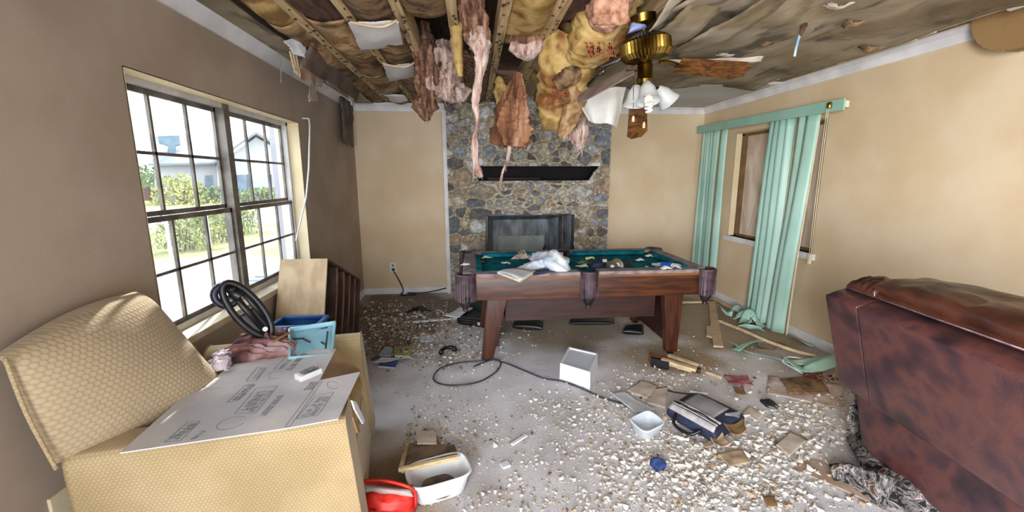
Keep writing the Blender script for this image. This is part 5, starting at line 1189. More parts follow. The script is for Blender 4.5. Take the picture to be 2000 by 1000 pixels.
for i, (nm, lab, x, y, m) in enumerate(litter):
    z0 = .783 if 'rail' in lab else zb; p = Z(x, y, z0); r = random.Random(i+50); s = .05 if nm in ('plaster_flake', 'white_scrap', 'yellow_scrap') else .075
    if 'pouch' in nm or nm == 'black_pouch': o = obj(nm, MB().slab([p+V((-.06, -.04, .03)), p+V((.06, -.04, .03)), p+V((.05, .05, .035)), p+V((-.05, .05, .035))], .035, 3), m, smooth='all')
    else: o = obj(nm, rough_sheet(lambda u, v: p+V(((u-.5)*s*1.7, (v-.5)*s, .012+.02*math.sin(PI*u)*math.sin(PI*v))), 8, 6, .018, i+3, .005, .4, 14), m, smooth='all')
    tag(o, lab, nm.split('_')[-1])

# ---------------------------------------------------------------- things on the floor
def flatp(name, lab, cat, px, m, th=.004, z=0.002, gp=None, curl=0, seed=1, amp=.0):
    P = [Z(x, y, z) for x, y in px]
    if len(P) == 4 and (curl or amp):
        a, b, c, d = P
        return tag(obj(name, rough_sheet(lambda u, v: lerp(lerp(a, b, u), lerp(d, c, u), v)+V((0, 0, th+curl*(abs(2*v-1)**2+.5*abs(2*u-1)**2)+amp*.5)), 14, 10, amp, seed, th, .12, 6), m, smooth='all'), lab, cat, gp)
    return tag(obj(name, MB().prism(P, (0, 0, th)), m), lab, cat, gp)
# white square shelf box
h = .135; T4 = [Z(x, y, h) for x, y in ((1094, 709), (1153, 727), (1168, 690), (1111, 677))]
wb = thing('white_box', 'white open-topped square box standing on the floor in front of the pool table', 'box', (sum(T4, V())/4)-V((0, 0, h)))
B4 = [lerp(p, sum(T4, V())/4, -.02)-V((0, 0, h)) for p in T4]
m = MB(); cen = sum(T4, V())/4
for k in range(4):
    p, q, r0, r1 = T4[k], T4[(k+1) % 4], B4[k], B4[(k+1) % 4]; ip, iq, i0, i1 = [lerp(a_, cen if j < 2 else cen-V((0, 0, h)), .09) for j, a_ in enumerate((p, q, r0, r1))]
    m.hexa([r0, r1, i1, i0, p, q, iq, ip])
obj('sides', m, WHITEP, wb); obj('inset_panel', MB().prism([lerp(p, cen, .08)-V((0, 0, .012)) for p in T4], (0, 0, -.006)), mat('pale_blue_white', ['bcc6d2', 'c9d1db'], 5, rough=.45), wb)

# messenger bag
mb_ = thing('messenger_bag', 'navy and grey messenger bag lying flat on the rubble', 'bag', Z(1378, 815))
a, b, c, d = Z(1303, 790, .09), Z(1398, 842, .09), Z(1456, 805, .09), Z(1356, 758, .09)
nrm = V((0, 0, 1))
obj('bag_body', MB().slab([a, b, c, d], .10, 5, .02, 24, 20), NAVY, mb_, smooth='all')
def on(u, v, z=.012): return lerp(lerp(a, b, u), lerp(d, c, u), v)+V((0, 0, z+.018*math.sin(PI*u)*math.sin(PI*v)))
obj('front_panel', MB().grid(lambda u, v: on(lerp(.18, .80, u), lerp(.18, .80, v), .008), 12, 12, .008), GREYN, mb_, smooth='all')
for v0, v1 in ((.0, .07), (.20, .25), (.11, .135)): obj('trim_band', MB().grid(lambda u, v: on(lerp(.03, .96, u), lerp(v0, v1, v), .012-.03*(v0 == 0)*(1-v)), 14, 2, .007), mat('silver_webbing', ['9b989a', 'b3b1b2'], 20, rough=.6), mb_, smooth='all')
obj('zip', MB().tube([on(.05+.9*k/12, .16+.02*math.sin(k), .014) for k in range(13)], .004, 5), BLKP, mb_, smooth='all')
obj('corner_patch', MB().prism([on(.86, .55, -.0), on(.99, .80, -.03), on(.93, .98, -.02)], (0, 0, .014)), GREYN, mb_)
obj('corner_patch', MB().prism([on(.04, .75, -.0), on(.10, .98, -.02), on(.30, .97, -.0)], (0, 0, .016)), GREYN, mb_)
obj('carry_handle', MB().tube(path([on(.2, .02, -.03), on(.28, -.16, -.06), on(.6, -.16, -.065), on(.75, .0, -.04)], 14), .010, 7), BLKP, mb_, smooth='all')
obj('shoulder_strap', MB().tube(path([on(.1, .95, -.03), Z(1312, 765, .012), Z(1290, 757, .01), Z(1265, 768, .01), Z(1250, 778, .01)], 18), .005, 6), BLKP, mb_, smooth='all')

# clear tub in the rubble
def tub(name, lab, c, rx, ry, h, m, rot=0, tilt=(0, 0, 0), th=.004, cat='container', fl=.8):
    t = thing(name, lab, cat, c); M = rot3((tilt[0], tilt[1], rot)); n = 32
    def ring(s, z): return [V(c)+M@V((rx*s*math.copysign(abs(math.cos(2*PI*k/n))**.5, math.cos(2*PI*k/n)), ry*s*math.copysign(abs(math.sin(2*PI*k/n))**.5, math.sin(2*PI*k/n)), z)) for k in range(n)]
    R0 = [ring(fl*.9, .004), ring(fl, .012), ring(1, h), ring(1-th/rx, h), ring(fl-th/rx, .018)]
    vs = [p for r_ in R0 for p in r_]; fs = [(i*n+j, i*n+(j+1) % n, (i+1)*n+(j+1) % n, (i+1)*n+j) for i in range(4) for j in range(n)]+[tuple(range(n-1, -1, -1)), tuple(4*n+j for j in range(n))]
    obj('tub', MB().add(vs, fs), m, t, smooth=True)
    R1 = ring(1.0, h-.006); obj('lip', MB().tube(R1, .006, 6, close=True), m, t, smooth='all'); return t
tub('plastic_tub', 'clear milky plastic food tub lying in the rubble left of the messenger bag', Z(1262, 845), .085, .07, .09, CLEARP, .4, (.12, -.1, 0))
flatp('plastic_film', 'milky plastic sheet strip running up to the clear tub', 'plastic', [(1192, 770), (1215, 765), (1280, 800), (1240, 808)], CLEARP, .003, .02, amp=.012, seed=3)
# basin and board at lower left
tub('wash_basin', 'white plastic basin full of dirt near the armchair', Z(858, 960), .150, .100, .125, WHITEP, .32, fl=.78, cat='basin')
bp_ = Z(858, 960); tag(obj('dirt', MB().lathe([(.09, .03), (.05, .035), (.01, .036)], bp_, 16), PLASD), 'dark dirt lying in the bottom of the white basin', 'dirt')
board = thing('ceiling_board', 'square dirty board with pale edge trim resting on the basin rim', 'board', Z(840, 895, .1))
a, b, c, d = Z(783, 918, .115), Z(895, 893, .135), Z(888, 868, .09), Z(796, 867, .02)
obj('panel', MB().grid(lambda u, v: lerp(lerp(a, b, u), lerp(d, c, u), v), 8, 8, .014), mat('dirty_brown_board', ['5a4a3e', '786656', '8d7b69'], 9, 6, rough=.95), board)
obj('edge_trim', MB().bar(a, b, .02, .022).bar(a, d, .022, .02), WOODL, board)
tag(obj('grey_tile', MB().prism([Z(815, 868, .06), Z(853, 868, .06), Z(852, 845, .05), Z(812, 842, .05)], (0, 0, .008)), GYP), 'square grey plaster tile leaning behind the dirty board', 'tile')
# red and white bag
rb = thing('shopping_bag', 'red and white bag slumped on the floor against the front of the armchair', 'bag', Z(755, 985))
obj('bag_body', MB().slab([Z(690, 1010, .04), Z(806, 1015, .02), Z(806, 965, .13), Z(700, 955, .15)], .12, 4, .03, 20, 16, lambda u, v, s: V((0, 0, .02*fbm((u*5, v*5, 1), 1, 3)))), REDP, rb, smooth='all')
obj('white_band', MB().slab([Z(705, 962, .135), Z(806, 970, .125), Z(800, 955, .15), Z(705, 945, .16)], .04, 3, .02, 14, 8), mat('dusty_white_vinyl', ['a89a95', 'c4b8b4'], 8, rough=.6), rb, smooth='all')
obj('red_rim', MB().tube(path([Z(706, 940, .16), Z(745, 938, .165), Z(790, 948, .15), Z(810, 962, .11), Z(812, 990, .05)], 16), .008, 6), REDP, rb, smooth='all')
# wooden stakes with the dark block
for i, (p, q, w_, z, lab) in enumerate((((1292, 702), (1360, 722), .05, .07, 'upper pale wooden stake lying on the block by the right table leg'), ((1306, 694), (1364, 714), .04, .045, 'rear pale wooden stake behind the upper one'), ((1300, 708), (1352, 724), .04, .03, 'lower pale wooden stake of the bundle by the right table leg'))):
    tag(obj('wooden_stake', MB().bar(Z(*p, z), Z(*q, z*.5+.015), w_, .022), WOODL, bevel=.003), lab, 'stake', 'stakes by the right table leg')
bl = thing('dark_block', 'black and brown block under the end of the wooden stakes', 'block', Z(1295, 722))
a, b = Z(1271, 716), Z(1306, 724); obj('black_face', MB().prism([a, b, b+V((0, 0, .075)), a+V((0, 0, .075))], (.01, .03, 0)), BLKP, bl); obj('wood_body', MB().prism([a+V((.01, .03, 0)), b+V((.01, .03, 0)), b+V((.01, .03, .07)), a+V((.01, .03, .07))], (.02, .09, 0)), mat('orange_wood', ['7a4f2c', '96683e'], 6, rough=.7), bl)
tag(obj('metal_cap', MB().tube([Z(1360, 722, .03), Z(1368, 724, .03)], .022, 10), BRASSF), 'small round brass cap at the end of the stakes', 'cap')
tag(obj('pale_dowel', MB().tube([Z(1378, 727, .014), Z(1410, 738, .012)], .012, 8), WOODL), 'short pale dowel between the stakes and the red packet', 'dowel')
# flat litter right of the table
flatp('red_packet', 'dusty red printed packet lying flat right of the bag', 'packet', [(1413, 736), (1460, 738), (1472, 757), (1424, 752)], mat('dusty_red_print', ['6e3038', '8f4a52', 'b58a8e'], 14, rough=.7, spread=.2), .006, .004, curl=.004, amp=.002)
kb = thing('kraft_scrap', 'piece of brown kraft batt paper with bold red print on the floor', 'paper', Z(1570, 755))
a, b, c, d = Z(1520, 742, .01), Z(1540, 772, .01), Z(1622, 772, .01), Z(1592, 736, .01)
obj('paper', rough_sheet(lambda u, v: lerp(lerp(a, b, u), lerp(d, c, u), v)+V((0, 0, .012+.014*math.sin(PI*u))), 14, 18, .008, 4, .004, .15), KRAFT2, kb, smooth='all')
g = MB()
for k in range(3): glyphs(g, lerp(a, d, .55)+V((.02*k, -.048*k, .036)), d-a, b-a, .22, .040, random.Random(k), .009)
for i, p in enumerate(g.v): g.v[i] = p
obj('print', g, REDINK, kb, label='bold red lettering')
flatp('pink_sheet', 'wide pinkish-grey paper sheet under the kraft scrap', 'paper', [(1500, 735), (1495, 770), (1640, 800), (1650, 752)], mat('pinkish_paper', ['a3938a', 'b9a8a0', 'c9bcb5'], 7, rough=.9), .003, .003, amp=.006, seed=8)
flatp('white_sheet', 'white gypsum sheet half buried in crumbs at the right of the rubble', 'gypsum', [(1515, 872), (1540, 895), (1578, 862), (1545, 845)], GYP, .010, .012, amp=.004, seed=9)
flatp('gypsum_piece', 'grey gypsum panel behind the messenger bag on the left', 'gypsum', [(1262, 790), (1300, 800), (1305, 757), (1270, 762)], GYP, .010, .003, amp=.004, seed=10)
flatp('gypsum_piece', 'grey torn gypsum panel left of the shoulder strap', 'gypsum', [(1222, 765), (1262, 782), (1285, 755), (1255, 745)], GYP, .010, .003, amp=.004, seed=11)
flatp('gypsum_piece', 'pale gypsum strip right of the messenger bag', 'gypsum', [(1462, 795), (1450, 808), (1480, 825), (1492, 812)], GYP, .008, .003, amp=.003, seed=12)
flatp('paper_scrap', 'upright curled brown cardboard scrap against the bag\'s right corner', 'scrap', [(1412, 838), (1430, 858), (1455, 850), (1448, 828)], CARD_B, .006, .05, amp=.012, seed=13, curl=.02)
flatp('paper_scrap', 'curled tan paper scrap just below the messenger bag', 'scrap', [(1384, 866), (1400, 880), (1425, 876), (1410, 854)], PLASB, .005, .02, amp=.010, seed=14, curl=.02)
flatp('paper_scrap', 'small tan scrap on the rubble between tub and bag', 'scrap', [(1370, 868), (1378, 876), (1392, 872), (1388, 862)], PLASB, .004, .015, amp=.006, seed=15)
flatp('paper_scrap', 'round brown scrap beside the red packet', 'scrap', [(1432, 760), (1440, 775), (1458, 778), (1452, 758)], CARD_B, .006, .012, amp=.008, seed=16, curl=.01)
flatp('paper_scrap', 'broad tan paper shard in the middle of the densest rubble', 'scrap', [(1400, 890), (1425, 915), (1465, 905), (1450, 880)], PLASB, .006, .012, amp=.006, seed=17)
flatp('paper_scrap', 'brown shard at the lower edge of the rubble', 'scrap', [(1490, 975), (1500, 995), (1520, 995), (1512, 970)], CARD_B, .006, .012, amp=.006, seed=18)
tag(obj('black_debris', tuft([Z(1486, 782, .012), Z(1500, 788, .015), Z(1520, 796, .012)], [.01, .03, .012], 7, 14, 16, 16, .4, .05, .3), BLKP), 'black shredded debris between the kraft scrap and the bag', 'debris')
tag(obj('blue_rag', tuft([Z(1274, 903, .02), Z(1285, 905, .03), Z(1297, 906, .02)], [.02, .036, .02], 8, 18, 14, 0, .3, .05, .2), mat('blue_rag', ['16264f', '28407c', '3b5690'], 12, rough=.9), smooth='all'), 'crumpled bright blue rag in the middle foreground rubble', 'rag')
tag(obj('carpet_flap', MB().grid(lambda u, v: lerp(Z(1548, 915, .003), Z(1760, 1010, .003), u)+lerp(V((0, 0, 0)), V((.16, .10, 0)), v)*math.sin(PI*min(1, u+.25))+V((0, 0, .01*math.sin(PI*u))), 16, 4, .006), mat('tan_underlay', ['9c8572', 'ad9887'], 6, rough=1)), 'tan folded strip of carpet lying before the camouflage cloth', 'carpet')
# cable loop
cp = [(1100, 745), (1060, 738), (1020, 722), (985, 708), (958, 702), (935, 705), (900, 708), (862, 718), (846, 738), (862, 750), (900, 752), (940, 744), (970, 725), (978, 708), (968, 702), (950, 706), (925, 716)]
tag(obj('coax_cable', MB().tube(path([Z(1225, 790, .008), Z(1180, 778, .008), Z(1135, 758, .008)]+[Z(x, y, .008+.004*(i % 3)) for i, (x, y) in enumerate(cp)], 120), .006, 6), mat('dark_cable', ['23252a', '3a3d44'], 20, rough=.5), smooth='all'), 'dark coaxial cable looped on the floor left of the white box', 'cable')
P = [Z(858, 686, .02), Z(868, 681, .03), Z(880, 679, .03), Z(890, 682, .02)]
tag(obj('phone_handset', MB().tube(path([Z(862, 690, .02), Z(862, 684, .03), Z(874, 679, .035), Z(886, 679, .03), Z(888, 684, .02)], 16), [.022, .024, .02, .017, .017, .017, .017, .017, .017, .017, .017, .017, .018, .02, .022, .024, .022], 8), BLKP, smooth='all'), 'black curved handset lying left of the left table leg', 'handset')
# VCR stack under the left pocket
vc = thing('video_recorder', 'black video recorder with a small white sticker on the floor left of the table leg', 'video recorder', Z(925, 630))
a, b = Z(893, 633), Z(958, 642); dd = V((.03, .24, 0))
obj('case', MB().prism([a, b, b+dd, a+dd], (0, 0, .10)), BLKP, vc, bevel=.004); obj('sticker', MB().prism([lerp(a, b, .62)+V((0, -.003, .02)), lerp(a, b, .76)+V((0, -.003, .02)), lerp(a, b, .76)+V((0, -.003, .05)), lerp(a, b, .62)+V((0, -.003, .05))], (0, .002, 0)), WHITEP, vc)
m = MB()
for k in range(3): m.bar(lerp(a, b, .08)+V((0, -.003, .03+.028*k)), lerp(a, b, .95)+V((0, -.003, .03+.028*k)), .004, .004)
obj('trim_lines', m, ALU, vc)
vc = thing('video_recorder', 'dark stereo deck lying behind the video recorder', 'stereo deck', Z(930, 612, 0)); a2 = a+dd*1.25
obj('case', MB().prism([a2, a2+(b-a), a2+(b-a)+dd, a2+dd], (0, 0, .15)), mat('green_black_metal', ['12201c', '22302c'], 8, rough=.4), vc, bevel=.004)
obj('dial', MB().lathe([(.02, 0), (.02, .02)], a2+(b-a)*.3+V((0, -.02, .1)), 14, rot3((PI/2, 0, 0))), ALU, vc)
tag(obj('dark_board', MB().bar(Z(958, 668), Z(960, 640), .02, .32).bar(Z(958, 668), Z(960, 640), .01, .33), mat('blue_black_board', ['1a1f2e', '2a3144'], 6, rough=.4)), 'narrow dark blue-edged board standing against the left table leg', 'board')
flatp('magazine', 'white folded magazine on top of the electronics pile', 'magazine', [(868, 618), (895, 622), (925, 602), (900, 600)], PAPERW, .006, .12, amp=.01, seed=20)
tag(obj('white_lath', MB().bar(Z(806, 629, .012), Z(892, 622, .012), .032, .012), WHITE), 'long white painted strip left of the video recorder', 'strip')
tag(obj('white_lath', MB().bar(Z(812, 612, .01), Z(832, 620, .01), .010, .008), WHITE), 'tiny white splinter behind the long painted strip', 'strip')
tag(obj('black_strap', MB().tube(path([Z(794, 612, .012), Z(805, 605, .03), Z(820, 602, .03), Z(834, 606, .01), Z(842, 608, .008)], 14), [.012]*4+[.026]*6+[.01]*5, 7), BLKP, smooth='all'), 'black curled strap on the dirt near the back wall', 'strap')
tag(obj('black_loop', MB().tube(path([Z(735, 600, .01), Z(742, 606, .01), Z(750, 602, .01), Z(744, 598, .01)], 14), .007, 6), BLKP, smooth='all'), 'small black wire loop near the tipped chest', 'wire')
flatp('photo_print', 'glossy dark and white photo print lying behind the books', 'photo', [(793, 668), (818, 668), (818, 650), (794, 651)], mat('dark_print', ['1c1a20', '47463a', 'cfcabf'], 26, rough=.4, spread=.1), .004, .006)
flatp('white_envelope', 'pale blue-white envelope beside the photo print', 'envelope', [(820, 667), (846, 667), (841, 655), (820, 650)], mat('blue_white_paper', ['b3bdcc', 'c8cfda'], 6, rough=.6), .004, .008)
flatp('cardboard_scrap', 'brown and black folded cardboard next to the pale envelope', 'cardboard', [(822, 650), (842, 655), (852, 650), (846, 645)], CARD_B, .01, .01)
def book(name, lab, px, th, col, z=0, lab2=None):
    P = [Z(x, y, z+th) for x, y in px]; t = thing(name, lab, 'book', sum(P, V())/4-V((0, 0, th)))
    obj('cover', MB().prism([p-V((0, 0, .0025)) for p in P], (0, 0, .0025)), col, t); obj('page_block', MB().prism([lerp(p, sum(P, V())/4, .04)-V((0, 0, th)) for p in P], (0, 0, th-.003)), PAPERW, t)
    q = sum(P, V())/4; obj('cover_picture', MB().prism([lerp(p, q, .55)+V((.01, 0, .0)) for p in P], (0, 0, .001)), lab2 or WHITEP, t); return t
book('paperback_book', 'olive-green paperback with a pale cover picture on the floor by the armchair', [(770, 693), (800, 694), (807, 676), (769, 677)], .028, mat('olive_cover', ['76803a', '95a04c'], 8, rough=.4), 0, mat('pale_print', ['37502e', 'c8cdc8'], 20, rough=.5, spread=.02))
book('paperback_book', 'pale blue paperback left of the olive-green one', [(740, 692), (763, 694), (767, 679), (752, 677)], .022, mat('sky_cover', ['6d95bd', '8fb2d1'], 8, rough=.4), 0, MC['sky_cover'])
book('magazine', 'royal blue magazine with a white bent cover nearest the armchair', [(738, 714), (772, 717), (780, 704), (745, 702)], .015, mat('royal_blue_cover', ['233c8f', '3554b5'], 8, rough=.4), 0, MC['royal_blue_cover'])
flatp('bent_cover', 'grey-white bent paper sheet lying over the royal blue magazine', 'paper', [(727, 713), (745, 701), (784, 702), (770, 708)], PAPERW, .003, .03, amp=.006, seed=22, curl=.01)
flatp('dark_folder', 'flat black folder between the books and the blue magazine', 'folder', [(722, 702), (740, 694), (800, 697), (760, 702)], BLKP, .004, .002)
for i, (x, y, s) in enumerate(((800, 699, .10), (815, 693, .05), (826, 690, .04))):
    q = Z(x, y, .008); tag(obj('white_shred', rough_sheet(lambda u, v: q+V(((u-.5)*s*1.6, (v-.5)*s*.5, .012*math.sin(5*u))), 10, 5, .012, i, .003, .4, 12), PAPERW, smooth='all'), ['ragged white plastic shred right of the olive book', 'small white shred between the olive book and the handset', 'thin white shred nearest the handset'][i], 'shred')
for i, (a, b, lab) in enumerate((((921, 700), (938, 684), 'grey-pink splinter left of the left table leg'), ((1000, 868), (1028, 850), 'white painted splinter in the middle foreground'), ((1024, 646), (1022, 634), 'small brown stub under the pool table'))):
    tag(obj('splinter', MB().bar(Z(*a, .01), Z(*b, .015), .018, .012), [PLASB, WHITE, CARD_B][i]), lab, 'splinter')
tag(obj('black_boot', MB().slab([Z(1215, 645, .05), Z(1258, 648, .05), Z(1258, 630, .09), Z(1222, 632, .09)], .07, 3), BLKP, smooth='all'), 'black shoe-like lump under the right part of the table', 'shoe')
tag(obj('black_bundle', MB().slab([Z(1000, 632, .06), Z(1060, 636, .06), Z(1060, 622, .08), Z(1005, 620, .08)], .08, 3), BLKP, smooth='all'), 'black cloth bundle under the left part of the table', 'cloth')
tag(obj('black_bundle', MB().slab([Z(1110, 628, .04), Z(1200, 628, .04), Z(1200, 618, .05), Z(1115, 618, .05)], .05, 3), BLKP, smooth='all'), 'low black cloth under the middle of the table', 'cloth')
tag(obj('white_square', MB().box(Z(987, 908, .008), (.045, .04, .012), (0, 0, .4)), WHITEP), 'small white plastic square in the foreground right of the basin', 'cap')

# fallen mint slats and cream laths by the right wall
def ribbon(name, lab, px, w, m, seed, cat='blind slat', gp='fallen blind slats', tw=1.2, lift=.02):
    P = path([Z(x, y, z) for x, y, z in px], 40)
    def fn(u, v):
        i = min(40, int(v*40)); p = P[i]; d = (P[min(i+1, 40)]-P[max(i-1, 0)]).normalized(); s = d.cross(V((0, 0, 1))).normalized()
        a = tw*math.sin(v*3.1+seed); q = p+(s*math.cos(a)+V((0, 0, 1))*math.sin(a))*(u-.5)*w; q.z = max(.004, q.z+w*.5*abs(math.sin(a))); return q
    return tag(obj(name, MB().grid(fn, 4, 40, .0012), m, smooth='all'), lab, cat, gp)
ribbon('fallen_blind_strip', 'long mint slat curving along the floor from the rug stain to the sofa', [(1430, 672, .01), (1460, 692, .01), (1510, 700, .01), (1560, 708, .02), (1630, 705, .02)], .09, MINT, 1, tw=.5)
ribbon('fallen_blind_strip', 'mint slat twisted up on edge behind the sofa corner', [(1530, 702, .02), (1570, 722, .03), (1620, 715, .03), (1650, 700, .02)], .09, MINT, 2.2, tw=.9)
ribbon('fallen_blind_strip', 'short mint slat lying diagonally near the brown rug stain', [(1436, 684, .01), (1460, 672, .012), (1490, 664, .01)], .08, MINT, .2, tw=.3)
ribbon('fallen_blind_strip', 'mint slat piece tucked against the right baseboard near the sofa', [(1545, 658, .01), (1565, 668, .01), (1590, 676, .01)], .06, MINT, .6, tw=.5)
for i, (pts, sd) in enumerate((([(1402, 602, .02), (1415, 610, .06), (1430, 618, .03)], 1), ([(1420, 618, .03), (1438, 605, .07), (1452, 612, .02)], 2), ([(1432, 622, .02), (1450, 618, .06), (1462, 632, .02)], 3), ([(1448, 634, .02), (1462, 615, .10), (1478, 630, .03)], 2.4), ([(1455, 636, .02), (1475, 622, .05), (1490, 642, .01)], .5), ([(1440, 640, .01), (1465, 645, .02), (1488, 645, .01)], .1))):
    ribbon('crumpled_blind_strip', 'bent mint slat in the tangle below the window, %s of six from the left' % ORD[i], pts, .085, MINT, sd, tw=.9)
tag(obj('cream_lath', MB().tube(path([Z(1402, 626, .02), Z(1450, 645, .025), Z(1500, 667, .025), Z(1555, 686, .02), Z(1598, 697, .015)], 30), .016, 6), WOODL, smooth='all'), 'long bowed cream lath running towards the sofa', 'lath')
tag(obj('cream_lath', MB().bar(Z(1394, 583, .02), Z(1465, 620, .02), .04, .02), WOODL), 'pale straight lath along the tangle of mint slats', 'lath')
tag(obj('cream_lath', MB().bar(Z(1308, 591, .02), Z(1392, 589, .02), .035, .02), WOODL), 'pale lath behind the right table pocket', 'lath')
m = MB(); m.prism([Z(1384, 587, .03), Z(1397, 587, .03), Z(1413, 676, .03), Z(1393, 675, .03), Z(1391, 658, .03), Z(1380, 655, .03), Z(1380, 636, .03), Z(1388, 636, .03)], (0, 0, -.016))
tag(obj('notched_board', m, mat('pale_board', ['b29a7e', 'c2ac90'], 6, rough=.8)), 'notched pale wooden board lying right of the pool table', 'board')
tag(obj('thin_white_strip', MB().tube(path([Z(1528, 706, .02), Z(1540, 697, .03), Z(1590, 703, .02), Z(1640, 700, .03)], 20), .006, 5), WHITE, smooth='all'), 'thin white strip over the fallen mint slats', 'strip')
tag(obj('thin_white_strip', MB().tube(path([Z(1527, 706, .02), Z(1548, 718, .015), Z(1568, 730, .01)], 12), .007, 5), WHITE, smooth='all'), 'thin white strip pointing at the kraft scrap', 'strip')
m = MB()
for k in range(24):
    a0 = k*2*PI/24; m.tube([Z(1505, 676, .006)+V((.13*math.cos(a0), .07*math.sin(a0), 0)), Z(1505, 676, .006)+V((.13*math.cos(a0+.3)*1.05, .07*math.sin(a0+.3), .006))], .009, 5)
tag(obj('dirt_ring', m, PLASD), 'ring of dark dirt on the floor between the mint slats and the cream lath', 'dirt')

# camouflage cloth round the sofa foot
cm = thing('camouflage_jacket', 'camouflage-print jacket trodden under the lower edge of the recliner sofa', 'jacket', Z(1720, 930))
obj('sleeve', tuft([Z(1624, 924, .03), Z(1655, 925, .05), Z(1690, 940, .06), Z(1740, 965, .06)], [.035, .045, .05, .07], 3, 22, 30, 0, .3, .05, .14), CAMO, cm, smooth='all')
obj('sleeve', tuft([Z(1668, 856, .04), Z(1685, 880, .05), Z(1715, 915, .06), Z(1765, 955, .06)], [.03, .05, .055, .06], 4, 22, 30, 0, .3, .05, .14), CAMO, cm, smooth='all')
obj('body', tuft([Z(1715, 935, .05), Z(1760, 960, .06), Z(1800, 985, .06), Z(1860, 1015, .06)], [.05, .085, .085, .07], 5, 24, 30, 0, .3, .05, .16), CAMO, cm, smooth='all')
tag(obj('camouflage_cloth', rough_sheet(lambda u, v: lerp(Y(1659, 752, 1.98), Y(1690, 765, 1.98), u)*(1-v)+lerp(Y(1662, 850, 1.98), Y(1690, 872, 1.98), u)*v, 8, 16, .02, 6, .006, .1, 8), CAMO, smooth='all'), 'camouflage cloth hanging between the far end of the sofa back and the floor', 'cloth')

# ---------------------------------------------------------------- rubble
def chip(seed, flat=.5):
    r = random.Random(seed); bm = bmesh.new()
    for k in range(11): bm.verts.new((r.uniform(-1, 1), r.uniform(-.75, .75), r.uniform(-flat, flat)))
    bmesh.ops.convex_hull(bm, input=list(bm.verts)); me = bpy.data.meshes.new('chip')
    for v in [v for v in bm.verts if not v.link_faces]: bm.verts.remove(v)
    lo = min(v.co.z for v in bm.verts)
    for v in bm.verts: v.co.z -= lo
    bm.to_mesh(me); bm.free(); return me
chips = [chip(k, .35+.25*(k % 3)) for k in range(10)]
RR = random.Random(2024)
clusters = [  # px centre, spread, weight, size, tone mix (white, tan, dark)
    ((1380, 905), (120, 34), 28, (.012, .028), (.92, .07, .01)), ((1560, 830), (70, 34), 13, (.011, .028), (.85, .13, .02)), ((1250, 850), (80, 36), 13, (.009, .022), (.8, .15, .05)),
    ((1150, 790), (70, 22), 8, (.01, .022), (.8, .15, .05)), ((1480, 965), (110, 24), 9, (.010, .026), (.8, .17, .03)), ((1080, 900), (120, 60), 7, (.007, .017), (.8, .17, .03)),
    ((840, 810), (75, 34), 10, (.008, .018), (.65, .28, .07)), ((830, 860), (70, 20), 6, (.010, .024), (.4, .45, .15)), ((850, 630), (75, 24), 22, (.012, .026), (.6, .3, .1)), ((760, 625), (50, 34), 16, (.014, .03), (.3, .45, .25)),
    ((860, 685), (80, 24), 15, (.010, .024), (.55, .3, .15)), ((1310, 740), (60, 14), 7, (.009, .024), (.7, .25, .05)), ((1000, 780), (160, 60), 5, (.005, .013), (.5, .3, .2)), ((1420, 700), (120, 40), 5, (.006, .014), (.7, .2, .1)),
    ((1030, 970), (180, 25), 5, (.007, .018), (.65, .25, .1)), ((1180, 650), (160, 40), 3, (.006, .012), (.6, .2, .2)), ((1620, 760), (30, 20), 3, (.012, .026), (.85, .15, 0)), ((1300, 980), (150, 14), 5, (.008, .02), (.75, .2, .05))]
tot = sum(c[2] for c in clusters)
def bad(p):
    if p.x < -.44 and p.y < 2.8: return True
    if p.x > 2.0 and p.y < 1.75: return True
    return not (-1.4 < p.x < 3.0 and .9 < p.y < 5.3)
pieces = []
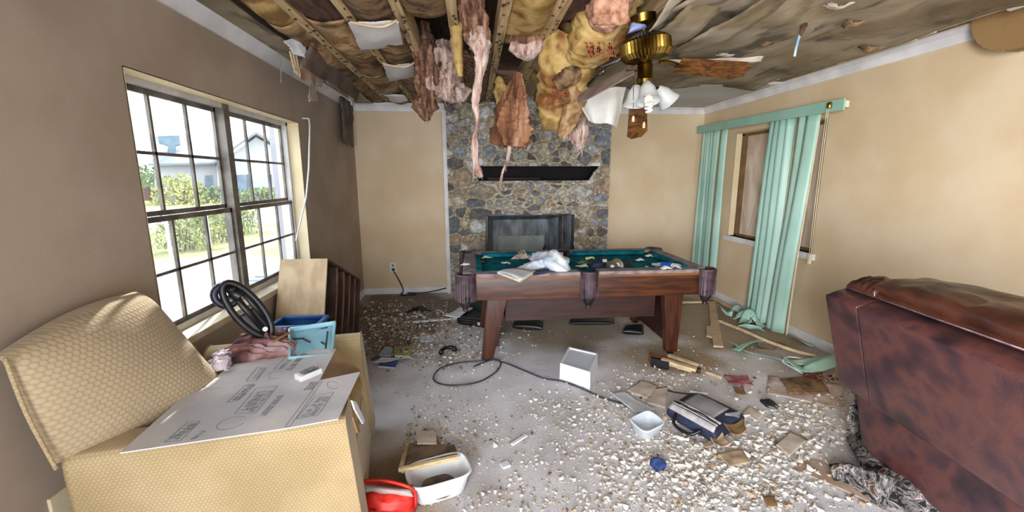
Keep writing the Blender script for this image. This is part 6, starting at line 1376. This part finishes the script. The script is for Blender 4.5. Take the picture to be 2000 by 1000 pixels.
for (cx, cy), (sx_, sy_), wgt, (s0, s1), mix in clusters:
    for k in range(int(13500*wgt/tot)):
        x, y = RR.gauss(cx, sx_), RR.gauss(cy, sy_)
        if y < 585: continue
        p = Z(x, y, 0)
        if bad(p): continue
        s = s0*.28+(s1*.74-s0*.28)*(RR.random()**2.3); t = RR.random(); m = 0 if t < mix[0] else (1 if t < mix[0]+mix[1] else 2)
        pieces.append((s/p.length, s, p, m))
pieces.sort(key=lambda q: -q[0])
CM = [PLAST, PLASB, PLASD]; cmesh = {}
for i in range(10):
    for j in range(3):
        me = chips[i].copy(); me.materials.append(CM[j]); cmesh[(i, j)] = me
CL = [('plaster_chunk', 'small white lump of fallen plaster, one of the larger pieces strewn over the carpet', 'white plaster lumps on the carpet'), ('board_crumb', 'small tan lump of broken board, one of the larger pieces strewn over the carpet', 'tan board lumps on the carpet'), ('dirt_crumb', 'small dark lump of dirt, one of the larger pieces strewn over the carpet', 'dark dirt lumps on the carpet')]
kept = {0: 0, 1: 0, 2: 0}; later = []
for q, s, p, j in pieces[:520]:
    kept[j] += 1
    if kept[j] > 296: later.append((q, s, p, j)); continue
    n_ = [o for o in ()]
    o = bpy.data.objects.new(CL[j][0], cmesh[(RR.randrange(10), j)]); C.objects.link(o); o.location = (p.x, p.y, .0005); o.scale = (s, s, s*.8); o.rotation_euler = (0, 0, RR.uniform(0, 6.28)); tag(o, CL[j][1], 'debris', CL[j][2])
    k_ = CL[j][0]; CNT = globals().setdefault('CNT', {}); CNT[k_] = CNT.get(k_, 0)+1
rest = [MB(), MB(), MB()]
hull = []
for me in chips: hull.append(([v.co.copy() for v in me.vertices], [tuple(f.vertices) for f in me.polygons]))
for q, s, p, j in later+pieces[520:]:
    vs, fs = hull[RR.randrange(10)]; a = RR.uniform(0, 6.28); ca, sa = math.cos(a)*s, math.sin(a)*s
    rest[j].add([(p.x+v.x*ca-v.y*sa, p.y+v.x*sa+v.y*ca, .0003+v.z*s*.8) for v in vs], fs)
for j in range(3):
    o = obj(['plaster_crumbs', 'board_crumbs', 'dirt_crumbs'][j], rest[j], CM[j], kind='stuff'); tag(o, ['fine white plaster crumbs scattered thickly over the carpet', 'fine tan board crumbs mixed into the rubble on the carpet', 'fine dark dirt crumbs sprinkled over the carpet'][j], 'debris')
